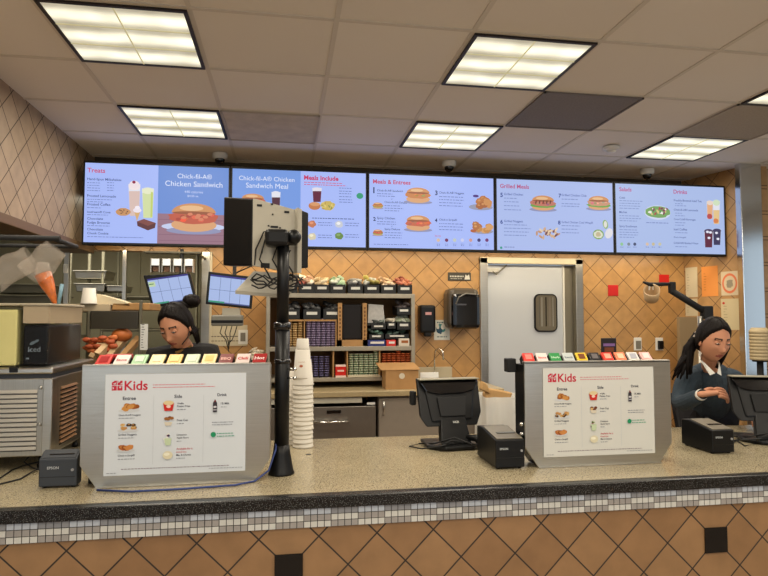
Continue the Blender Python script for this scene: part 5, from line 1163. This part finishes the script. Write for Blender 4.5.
# outlets
for px, py, l in ((243, 337, 'grey wall outlet left of the black pole'), (637.5, 344, 'white wall outlet behind the right packet rack'), (659, 344, 'wall outlet with black plugs near the seated cashier')):
    Yw = 5.05; p = at(px, py, Y=Yw); t = thing('outlet', l, 'outlet', (p.x, Yw, p.z), 'wall outlets')
    MB().box((p.x-.038, Yw-.006, p.z-.058), (p.x+.038, Yw-.0004, p.z+.058), white, .002).build('cover_plate', None, t)
    if px != 243: MB().box((p.x-.02, Yw-.03 if px > 650 else Yw-.009, p.z-.045), (p.x+.03, Yw-.006, p.z+.03), blk if px > 650 else mat('grey_socket', (120, 116, 104), .5), .004).build('plug', None, t)
    else: MB().box((p.x-.02, Yw-.008, p.z-.035), (p.x+.02, Yw-.006, p.z+.035), mat('grey_socket', (120, 116, 104), .5), .004).build('socket', None, t)
t = MB(); a, c3 = poster(208, 325, 247.5, 346); t.box((a.x, 5.045, a.z), (c3.x, 5.0495, c3.z), pmat((196, 186, 160))); t = t.build('notice'); tag(t, 'cream paper notice under the right order monitor', 'notice')
c = Canvas((0, 5.0445, 0), (1, 0, 0), (0, 0, 1), (0, -1, 0), False, px=5.0445); c.dashes(211, 337, 244, 1, (110, 100, 90), (2, 4)); c.dashes(211, 341.5, 240, 1, (130, 120, 104), (2, 4)); c.mb.build('notice_writing', None, t, fix=False)
# papers on the slanting side wall
def on_wall(px, py):
    d = FW + RT*((px-384)/F) + UP*((288-py)/F); s = (SW0-CAMP).dot(SWN)/d.dot(SWN); p = CAMP+d*s; return (p-SW0).dot(SWD), p.z
for x0, y0, x1, y1, rgb, l in ((685.5, 268, 698, 297, (206, 196, 170), 'white paper sheet nearest the wall corner, top row'), (685.5, 299, 698, 316, (196, 184, 156), 'short cream paper sheet below the leftmost one'),
        (701.5, 267, 718.5, 296, (222, 146, 76), 'bright orange paper sheet on the side wall'), (721, 272, 739, 295, (206, 190, 160), 'square notice with an orange ring beside the steel column'), (721, 299, 740.5, 330, (200, 186, 150), 'cream letter sheet below the ring notice')):
    (u0, z1), (u1, z0) = on_wall(x0, y0), on_wall(x1, y1); O = SW0+SWD*0+SWN*.0005
    b = MB(); b.prism([O+SWD*u0+Vector((0, 0, z0)), O+SWD*u1+Vector((0, 0, z0)), O+SWD*u1+Vector((0, 0, z1)), O+SWD*u0+Vector((0, 0, z1))], SWN*.002, pmat(rgb)); o = b.build('paper_sheet'); tag(o, l, 'paper')
    c = Canvas(O+SWN*.0028, SWD, (0, 0, 1), SWN, False); w = u1-u0; h = z1-z0; 
    if 'orange ring' in l:
        c.ell(u0+w/2, z0+h/2, w*.44, h*.42, (214, 120, 84)); c.ell(u0+w/2, z0+h/2, w*.34, h*.32, (206, 190, 160)); c.ell(u0+w/2, z0+h/2, w*.2, h*.18, (150, 140, 120), jit=.2)
    else:
        if y0 == 299 and x0 > 700: c.ell(u0+w*.15, z1-h*.14, w*.07, h*.04, (190, 60, 50))
        for i in range(7): c.dashes(u0+w*.14, z1-h*(.25+.09*i), u0+w*random.uniform(.6, .86), h*.02, tuple(int(v*.8) for v in rgb), (w*.08, w*.22))
    c.mb.build('sheet_print', None, o, fix=False)
(u0, z1), (u1, z0) = on_wall(681, 317), on_wall(699, 347)
b = MB(); a, c3 = at(680, 346, Y=4.8), at(698, 317, Y=4.8); b.box((a.x, 4.8, 0), (c3.x, 4.84, c3.z), mat('taupe_board', (140, 120, 90), .6), .003); tag(b.build('upright_board'), 'plain taupe upright board behind the seated cashier\'s head', 'board')
# articulated arm with hanging mug
AY = 4.0; t = thing('articulated_arm', 'black folding arm reaching left from behind the seated cashier', 'arm', at(709, 330, Y=AY))
J = lambda x, y, dy=0: at(x, y, Y=AY+dy)
b = MB(); b.tube([J(643, 282), J(650, 284.5), J(671, 284)], [.006, .016, .013], blkm, 10); b.build('upper_arm', None, t)
b = MB(); b.box(J(669.5, 293, 0)-Vector((0, .02, 0)), J(674.5, 282, 0)+Vector((0, .02, 0)), blkm, .006); b.tube([J(672, 291), J(707, 313)], .024, blkm, 12); b.build('lower_arm', None, t)
b = MB(); b.box(J(702, 319)-Vector((0, .03, 0)), J(711, 306)+Vector((0, .03, 0)), blkm, .01); b.build('elbow_joint', None, t)
b = MB(); q_ = J(700, 316); b.tube([q_, (q_.x, q_.y, 0)], .02, steel, 14); b.build('support_post', None, t)
t = thing('mug', 'beige mug hanging from the tip of the black arm', 'mug', J(651, 303))
p = J(651.5, 294); M_ = Matrix.Translation(p) @ Matrix.Rotation(math.radians(-30), 4, 'Z') @ Matrix.Rotation(math.radians(56), 4, 'X')
b = MB(); b.lathe([(.036, -.065), (.050, -.05), (.056, .05), (.051, .05), (.046, -.045), (.0, -.05)], (0, 0, 0), mat('beige_ceramic', (190, 160, 120), .4), 28, M=M_, cap=False); b.lathe([(.036, -.0651), (.001, -.0652)], (0, 0, 0), None, 28, M=M_, cap=False); b.build('mug_body', mat('beige_ceramic', (190, 160, 120), .4), t)
b = MB(); b.tube([J(649, 290), J(650, 283.5), J(652.5, 283.5), J(653, 290)], .006, white); b.build('hanging_clip', None, t)
# cup stack by the steel column
p = at(760, 360, Y=3.9); t = thing('cup_tower', 'beige paper cup tower on a dark stem in front of the steel column', 'cup stack', (p.x, 3.9, p.z))
b = MB(); pr_ = []
for i in range(9): z = p.z+.0+i*.024; pr_ += [(.062, z), (.0655, z+.003), (.066, z+.02), (.062, z+.023)]
b.lathe(pr_+[(.05, p.z+.235)], (p.x, 3.9, 0), mat('beige_cup_paper', (176, 158, 122), .6)); b.build('cup_column', None, t)
b = MB(); b.tube([(p.x, 3.9, 0), (p.x, 3.9, p.z)], .022, blkm); b.lathe([(.05, p.z-.012), (.05, p.z)], (p.x, 3.9, 0), blkm); b.build('dark_stem', None, t)
# ================================================================== PEOPLE
def skin_mesh(V, E, R, sub=2):
    me = bpy.data.meshes.new('s'); me.from_pydata([tuple(v) for v in V], E, []); o = bpy.data.objects.new('s', me); C.objects.link(o)
    o.modifiers.new('k', 'SKIN'); sm = o.modifiers.new('u', 'SUBSURF'); sm.levels = sub; sm.render_levels = sub
    if not me.skin_vertices: bpy.context.view_layer.update()
    if not me.skin_vertices: me.attributes  # layer is added with the modifier
    for i, r in enumerate(R): me.skin_vertices[0].data[i].radius = (r, r) if not isinstance(r, tuple) else r
    me.skin_vertices[0].data[0].use_root = True
    dg = bpy.context.evaluated_depsgraph_get(); dg.update(); out = bpy.data.meshes.new_from_object(o.evaluated_get(dg)); bpy.data.objects.remove(o)
    return out
def chain(mb, pts, rad, m, sub=2):
    me = skin_mesh(pts, [(i, i+1) for i in range(len(pts)-1)], rad, sub); mb.mesh(me, m); 
def gs(a, s): return math.exp(-(a/s)**2)
def head_shape(d):
    x, y, z = d; p = Vector((x*.073, y*.094, z*.116)); t = max(0, -z)
    p.x *= 1-.34*t**1.7; 
    if y > 0: p.y *= 1-.30*t
    if y < 0:
        p.y *= .94-.04*t; f = min(1, -y*1.6)
        p.y -= f*(.020*gs(p.x, .0105)*gs(p.z+.034, .015)+.009*gs(p.x, .008)*gs(p.z+.008, .03))
        p.y -= f*.006*gs(abs(p.x)-.011, .006)*gs(p.z+.038, .007)
        p.y += f*.011*gs(abs(p.x)-.031, .015)*gs(p.z-.006, .013)
        p.y -= f*.004*gs(abs(p.x)-.030, .022)*gs(p.z-.028, .008)
        p.y -= f*(.007*gs(p.x, .020)*gs(p.z+.065, .011)-.004*gs(p.x, .022)*gs(p.z+.0655, .0022))
        p.y -= f*.007*gs(p.x, .022)*gs(p.z+.100, .016)
        p.y -= f*.005*gs(abs(p.x)-.042, .018)*gs(p.z+.022, .02)
    return p
lipm = mat('lips', (146, 74, 66), .45); browm = mat('eyebrow', (44, 30, 24), .7)
def head(M):
    """returns MB with head (three zones) transformed by M"""
    mb = MB(); b = bmesh.new(); n, r = 72, 56; rings = []
    for j in range(1, r):
        th = PI*j/r; rings.append([b.verts.new(head_shape((math.sin(th)*math.sin(2*PI*i/n), -math.sin(th)*math.cos(2*PI*i/n), math.cos(th)))) for i in range(n)])
    t_, u_ = b.verts.new(head_shape((0, 0, 1))), b.verts.new(head_shape((0, 0, -1)))
    for a, d in zip(rings, rings[1:]):
        for i in range(n): b.faces.new((a[i], d[i], d[(i+1) % n], a[(i+1) % n]))
    for i in range(n): b.faces.new((t_, rings[0][i], rings[0][(i+1) % n])); b.faces.new((u_, rings[-1][(i+1) % n], rings[-1][i]))
    lips, brow, sk = mb.mi(lipm), mb.mi(browm), mb.mi(skin)
    vm = {v: mb.bm.verts.new(M @ v.co) for v in b.verts}
    for f in b.faces:
        c = f.calc_center_median(); g = mb.bm.faces.new([vm[v] for v in f.verts]); g.smooth = True; g.material_index = sk
        if c.y < -.03:
            if abs(c.x) < .023 and abs(c.z+.0655) < .0085*(1-(abs(c.x)/.026)**2)+.001: g.material_index = lips
            if .012 < abs(c.x) < .048 and abs(c.z-.027+(abs(c.x)-.03)**2*6) < .0034: g.material_index = brow
    b.free()
    for s in (-1, 1):
        mb.ball((0, 0, 0), (.008, .018, .028), skin, 2, M=M @ Matrix.Translation((s*.073, .008, -.006)) @ Matrix.Rotation(s*.35, 4, 'Z') @ Matrix.Rotation(-.2, 4, 'X'))
        mb.ball((0, 0, 0), (.0135, .0105, .0105), skin, 3, M=M @ Matrix.Translation((s*.031, -.0705, .006)))
    return mb
def eyes(M, parent):
    for s in (-1, 1):
        b = MB(); pts = [M @ Vector((s*.031+.0135*math.cos(a), -.0845+.004*abs(math.cos(a)), .0045-.005*math.sin(a))) for a in [PI*k/8 for k in range(9)]]
        b.tube(pts, .0012, browm, 6)
        b.ball((0, 0, 0), (.0085, .0035, .0028), mat('eye_white', (180, 168, 158), .4), 2, M=M @ Matrix.Translation((s*.031, -.0805, .0035))); b.ball((0, 0, 0), (.0048, .003, .0034), mat('dark_iris', (30, 18, 14), .2), 2, M=M @ Matrix.Translation((s*.031, -.0832, .0025)))
        b.build('eye', None, parent)
def hair(M, kind):
    b = bmesh.new(); n, r = 80, 56
    def hp(th, ph):
        d = Vector((math.sin(th)*math.sin(ph), -math.sin(th)*math.cos(ph), math.cos(th))); p = head_shape(d)
        thick = .009+.007*max(0, d.z)+(.005 if d.y > 0 else 0)
        nrm = Vector((d.x/.07, d.y/.09, d.z/.11)).normalized()
        str_ = .0005*math.sin(ph*26+3*math.sin(th*4))
        part = -.006*gs(d.x+.05, .03)*(1 if d.y < .4 and d.z > .4 else 0)
        # hairline mask
        hl = (.70 if d.y < -.80 else (.70+(d.y+.80)/.72*(-.86) if d.y < -.08 else -.16-.5*min(1, (d.y+.08)*1.6)))+.10*gs(d.x+.05, .12)
        k = d.z-hl
        fade = max(-1, min(1, k/.16))
        return p+nrm*((thick+str_+part)*(fade if fade > 0 else 0)-(.006 if fade <= 0 else 0)), k
    rings = [[hp(PI*j/r, 2*PI*i/n) for i in range(n)] for j in range(1, r-4)]
    V = [[b.verts.new(p) for p, k in row] for row in rings]
    top = b.verts.new(hp(.001, 0)[0])
    for i in range(n): b.faces.new((top, V[0][i], V[0][(i+1) % n]))
    for j in range(len(rings)-1):
        for i in range(n):
            if max(rings[j][i][1], rings[j+1][i][1], rings[j][(i+1) % n][1], rings[j+1][(i+1) % n][1]) > -.02: b.faces.new((V[j][i], V[j+1][i], V[j+1][(i+1) % n], V[j][(i+1) % n]))
    bmesh.ops.delete(b, geom=[v for v in b.verts if not v.link_faces], context='VERTS')
    for f in b.faces: f.smooth = True
    mb = MB(); mb._merge(b, hairm, M); return mb
def hand(mb, W, D, Np, s=1.0, curl=.5, side=1):
    """W wrist, D forward unit, Np back-of-hand unit; five separate fingers"""
    D = D.normalized(); S = D.cross(Np).normalized()*side; Np = Np.normalized(); P = lambda f, l, u: W+(D*f+S*l+Np*u)*s
    V = [P(-.03, 0, 0), P(0, 0, 0), P(.035, .0, .002), P(.075, .002, 0)]
    chain(mb, V, [(.022*s, .017*s), (.024*s, .016*s), (.034*s, .015*s), (.036*s, .013*s)], skin)
    for i, (l, L) in enumerate(((.030, .068), (.010, .078), (-.010, .072), (-.029, .056))):
        c = curl*(1+.12*i); pts = [P(.06, l*.8, 0)]; a = .15; p = P(.08, l, 0); pts.append(p)
        for k, ln in enumerate((.42, .32, .26)):
            a += c*(.6, .9, .7)[k]; p = p+(D*math.cos(a)-Np*math.sin(a)+S*(.06*(1.5-i)))*L*ln*s; pts.append(p)
        chain(mb, pts, [.0095*s, .0094*s, .0086*s, .0078*s, .0066*s], skin)
    pts = [P(.012, .018, -.004), P(.038, .040, -.010), P(.062, .050, -.018), P(.084, .050, -.026)]
    chain(mb, pts, [.013*s, .011*s, .0098*s, .008*s], skin)
def person(label, hc, yaw, pitch, roll, sh, hips, armsL, armsR, shirt, s=1.0):
    """hc head centre; sh = (left, right) shoulders in the photo; arms = (elbow, wrist, hand dir, back-of-hand, curl)"""
    M = Matrix.Translation(hc) @ Matrix.Rotation(yaw, 4, 'Z') @ Matrix.Rotation(roll, 4, 'Y') @ Matrix.Rotation(pitch, 4, 'X') @ Matrix.Scale(s, 4)
    mb = head(M); nk = M @ Vector((0, .025, -.075)); mid = (sh[0]+sh[1])/2; base = mid+Vector((0, 0, .02))
    chest = mid.lerp(hips, .35); knee = []
    hipL, hipR = hips+(sh[0]-sh[1]).normalized()*.09, hips+(sh[1]-sh[0]).normalized()*.09
    fl = lambda p, z: Vector((p.x, p.y, z))
    V = [hips, chest, mid, base.lerp(nk, .45), nk, sh[0], armsL[0], armsL[1], sh[1], armsR[0], armsR[1], hipL, fl(hipL, .48)+Vector((0, -.03, 0)), fl(hipL, .06), hipR, fl(hipR, .48)+Vector((0, -.03, 0)), fl(hipR, .06)]
    E_ = [(0, 1), (1, 2), (2, 3), (3, 4), (2, 5), (5, 6), (6, 7), (2, 8), (8, 9), (9, 10), (0, 11), (11, 12), (12, 13), (0, 14), (14, 15), (15, 16)]
    R_ = [.08, .08, .05, .046, .046, .034, .028, .025, .034, .028, .025, .085, .06, .045, .085, .06, .045]
    mb.mesh(skin_mesh(V, E_, [r*s for r in R_]), skin)
    for a in (armsL, armsR): hand(mb, a[1], a[2], a[3], s*1.06, a[4], a[5])
    bd = mb.build('person', None, None); tag(bd, label, 'person')
    sb = MB(); R2 = [.135, .135, .098, .058, 0, .068, .054, .038, .068, .054, .038]
    V2 = V[:3]+[base.lerp(nk, .34)]+[None]+[V[5], V[6], V[7].lerp(V[6], .10), V[8], V[9], V[10].lerp(V[9], .10)]
    idx = [0, 1, 2, 3, 5, 6, 7, 8, 9, 10]; mp = {v: i for i, v in enumerate(idx)}
    E2 = [(mp[a], mp[b_]) for a, b_ in E_ if a in mp and b_ in mp]
    b = MB(); b.mesh(skin_mesh([V2[i] for i in idx], E2, [R2[i]*s for i in idx]), shirt); shb = b.build('shirt', None, bd)
    b = MB(); b.mesh(skin_mesh([hips+Vector((0, 0, .02)), hipL, V[12], V[13], hipR, V[15], V[16]], [(0, 1), (1, 2), (2, 3), (0, 4), (4, 5), (5, 6)], [.13, .10, .075, .055, .10, .075, .055]), mat('dark_trousers', (30, 30, 34), .8)); b.build('trousers', None, bd)
    b = MB()
    for w in (V[13], V[16]): b.box((w.x-.05, w.y-.17, 0), (w.x+.05, w.y+.07, .085), None, .03)
    b.build('shoes', blkm, bd)
    eyes(M, bd); return bd, M, nk, base
# cashier on the right
hc = at(713.5, 341, Y=2.98)
navy = mat('dark_navy_sweater', (46, 58, 68), .9, var=.12, vs=60, bump=.25, bs=120)
shL, shR = at(686, 379, Y=3.16), at(735, 379, Y=3.20); hips = at(706, 430, Y=3.36); hips.z = .93
wr = at(703, 394, Y=2.86); el = at(680, 405, Y=3.10)
wr2 = at(748, 412, Y=2.96); el2 = at(752, 404, Y=3.2)
pr_, M, nk, base = person('dark-haired cashier in a navy sweater at right, touching the black register', hc, math.radians(-2), math.radians(12), math.radians(3), (shL, shR), hips,
    (el, wr, Vector((.93, -.28, .10)), Vector((-.15, -.55, .80)), .45, -1), (el2, wr2, Vector((-.2, -.9, -.1)), Vector((0, -.2, 1)), .5, 1), navy, 1.0)
b = hair(M, 0)
for i in range(16):    # ponytail falling behind the shoulder
    random.seed(60+i); q0 = M @ Vector((-.045+random.uniform(-.012, .012), .078, .012+random.uniform(-.02, .02)))
    e = at(680+random.uniform(-8, 12), 374+random.uniform(-4, 6), Y=3.08+random.uniform(-.03, .05)); m1 = at(690+random.uniform(-5, 3), 345+random.uniform(-5, 6), Y=3.07+random.uniform(-.02, .03))
    mid = (q0*1.0+m1)/2; b.tube([q0, mid.lerp(m1, .5), m1, m1.lerp(e, .5)+Vector((-.005, 0, 0)), e], [.014, .018, .017, .014, .004], hairm, 8)
for i in range(5):     # strands beside the face
    q0 = M @ Vector((.066, -.028+.012*i, .03)); b.tube([q0, M @ Vector((.080, -.02+.01*i, -.03)), M @ Vector((.075, .0+.01*i, -.10)), M @ Vector((.066, .01+.01*i, -.16))], [.006, .009, .008, .003], hairm, 7)
b.build('hair', None, pr_)
b = MB(); b.tube([M @ Vector((-.05, .078, -.02)), M @ Vector((-.065, .070, .005)), M @ Vector((-.05, .080, .03))], .009, mat('pale_hair_tie', (196, 180, 166), .6), 10); b.build('hair_tie', None, pr_)
b = MB()
for s_ in (-1, 1):
    A = M @ Vector((s_*.048, -.012, -.118)); Bp = M @ Vector((s_*.006, -.062, -.165)); b.prism([A, M @ Vector((s_*.052, .02, -.112)), M @ Vector((s_*.034, -.060, -.178)), Bp], (0, -.005, .0), white, .002)
b.build('white_collar', None, pr_)
b = MB(); wv = (wr-el).normalized(); b.tube([wr.lerp(el, .04), wr.lerp(el, .10)], .030, white, 16); b.tube([wr-wv*.004, wr+wv*.002], .0265, blkm, 16); b.build('cuff_and_band', None, pr_)
b = MB(); b.tube([base+Vector((.03, -.06, .0)), base+Vector((.05, -.10, -.07)), base+Vector((.045, -.12, -.16))], .008, mat('black_lanyard', (20, 22, 26), .7)); b.build('lanyard', None, pr_)
# cashier on the left, bent over
hc = at(176, 327, Y=3.30)
blackshirt = mat('black_uniform_shirt', (24, 22, 22), .9, var=.1, vs=50)
shL, shR = at(155, 357, Y=3.38), at(211, 354, Y=3.44); hips = at(190, 420, Y=3.55); hips.z = .92
pl, M, nk, base = person('bent-over cashier in black with hair in a bun, behind the left rack', hc, math.radians(-22), math.radians(22), math.radians(-4), (shL, shR), hips,
    (at(145, 395, Y=3.3), at(150, 400, Y=3.18), Vector((.5, -.8, -.1)), Vector((0, 0, 1)), .6, -1), (at(222, 395, Y=3.36), at(200, 402, Y=3.2), Vector((-.5, -.8, -.1)), Vector((0, 0, 1)), .6, 1), blackshirt, 1.0)
b = hair(M, 1)
p = at(191, 301, Y=3.36)
b.ball(p, (.044, .042, .036), hairm, 3, jit=.25)
for i in range(7): a = i/7*2*PI; b.tube([p+Vector((.036*math.cos(a+t_), .03*math.sin(t_*1.5), .028*math.sin(a+t_))) for t_ in [k*.35 for k in range(6)]], [.006, .01, .012, .012, .009, .004], hairm, 7)
q0 = M @ Vector((.0, .07, .075)); b.tube([q0, q0.lerp(p, .5), p], [.03, .026, .026], hairm, 10)
for i in range(4):
    q0 = M @ Vector((.070, .0+.014*i, .0)); b.tube([q0, M @ Vector((.078, .02+.012*i, -.05)), M @ Vector((.070, .04+.01*i, -.12))], [.006, .009, .003], hairm, 7)
b.build('hair', None, pl)
b = MB(); q0 = M @ Vector((.076, .012, -.012)); b.ball(q0, .010, white, 2); b.tube([q0, M @ Vector((.070, -.03, -.05)), M @ Vector((.050, -.065, -.075))], .003, blkm); b.build('headset', None, pl)
b = MB(); b.tube([base+Vector((-.07, -.05, .01)), base+Vector((-.02, -.075, .0)), base+Vector((.05, -.05, .03))], .010, mat('mustard_collar', (130, 96, 44), .8)); b.build('collar', None, pl)
# ================================================================== CAMERA, LIGHT, WORLD
cam = bpy.data.cameras.new('camera'); cam.sensor_width = 36; cam.lens = F*36/768; cam.clip_start = .01; cam.clip_end = 60
co = bpy.data.objects.new('camera', cam); C.objects.link(co)
Rm = Matrix((RT, UP, -FW)).transposed().to_4x4(); co.matrix_world = Matrix.Translation(CAMP) @ Rm
bpy.context.scene.camera = co
w = bpy.data.worlds.new('daylight'); bpy.context.scene.world = w; w.use_nodes = True
bg = w.node_tree.nodes['Background']; bg.inputs[0].default_value = (.70, .85, 1, 1); bg.inputs[1].default_value = .6
# dim light inside the kitchen behind the pass
l = bpy.data.lights.new('kitchen_lamp', 'AREA'); l.size = 1.0; l.energy = 26; l.color = (1, .93, .74)
o = bpy.data.objects.new('kitchen_lamp', l); C.objects.link(o); o.location = (-1.7, 5.4, 2.45)
sc = bpy.context.scene
sc.view_settings.view_transform = 'Standard'; sc.view_settings.look = 'None'; sc.view_settings.gamma = 1; sc.view_settings.use_curve_mapping = False
sc.view_settings.exposure = -0.2
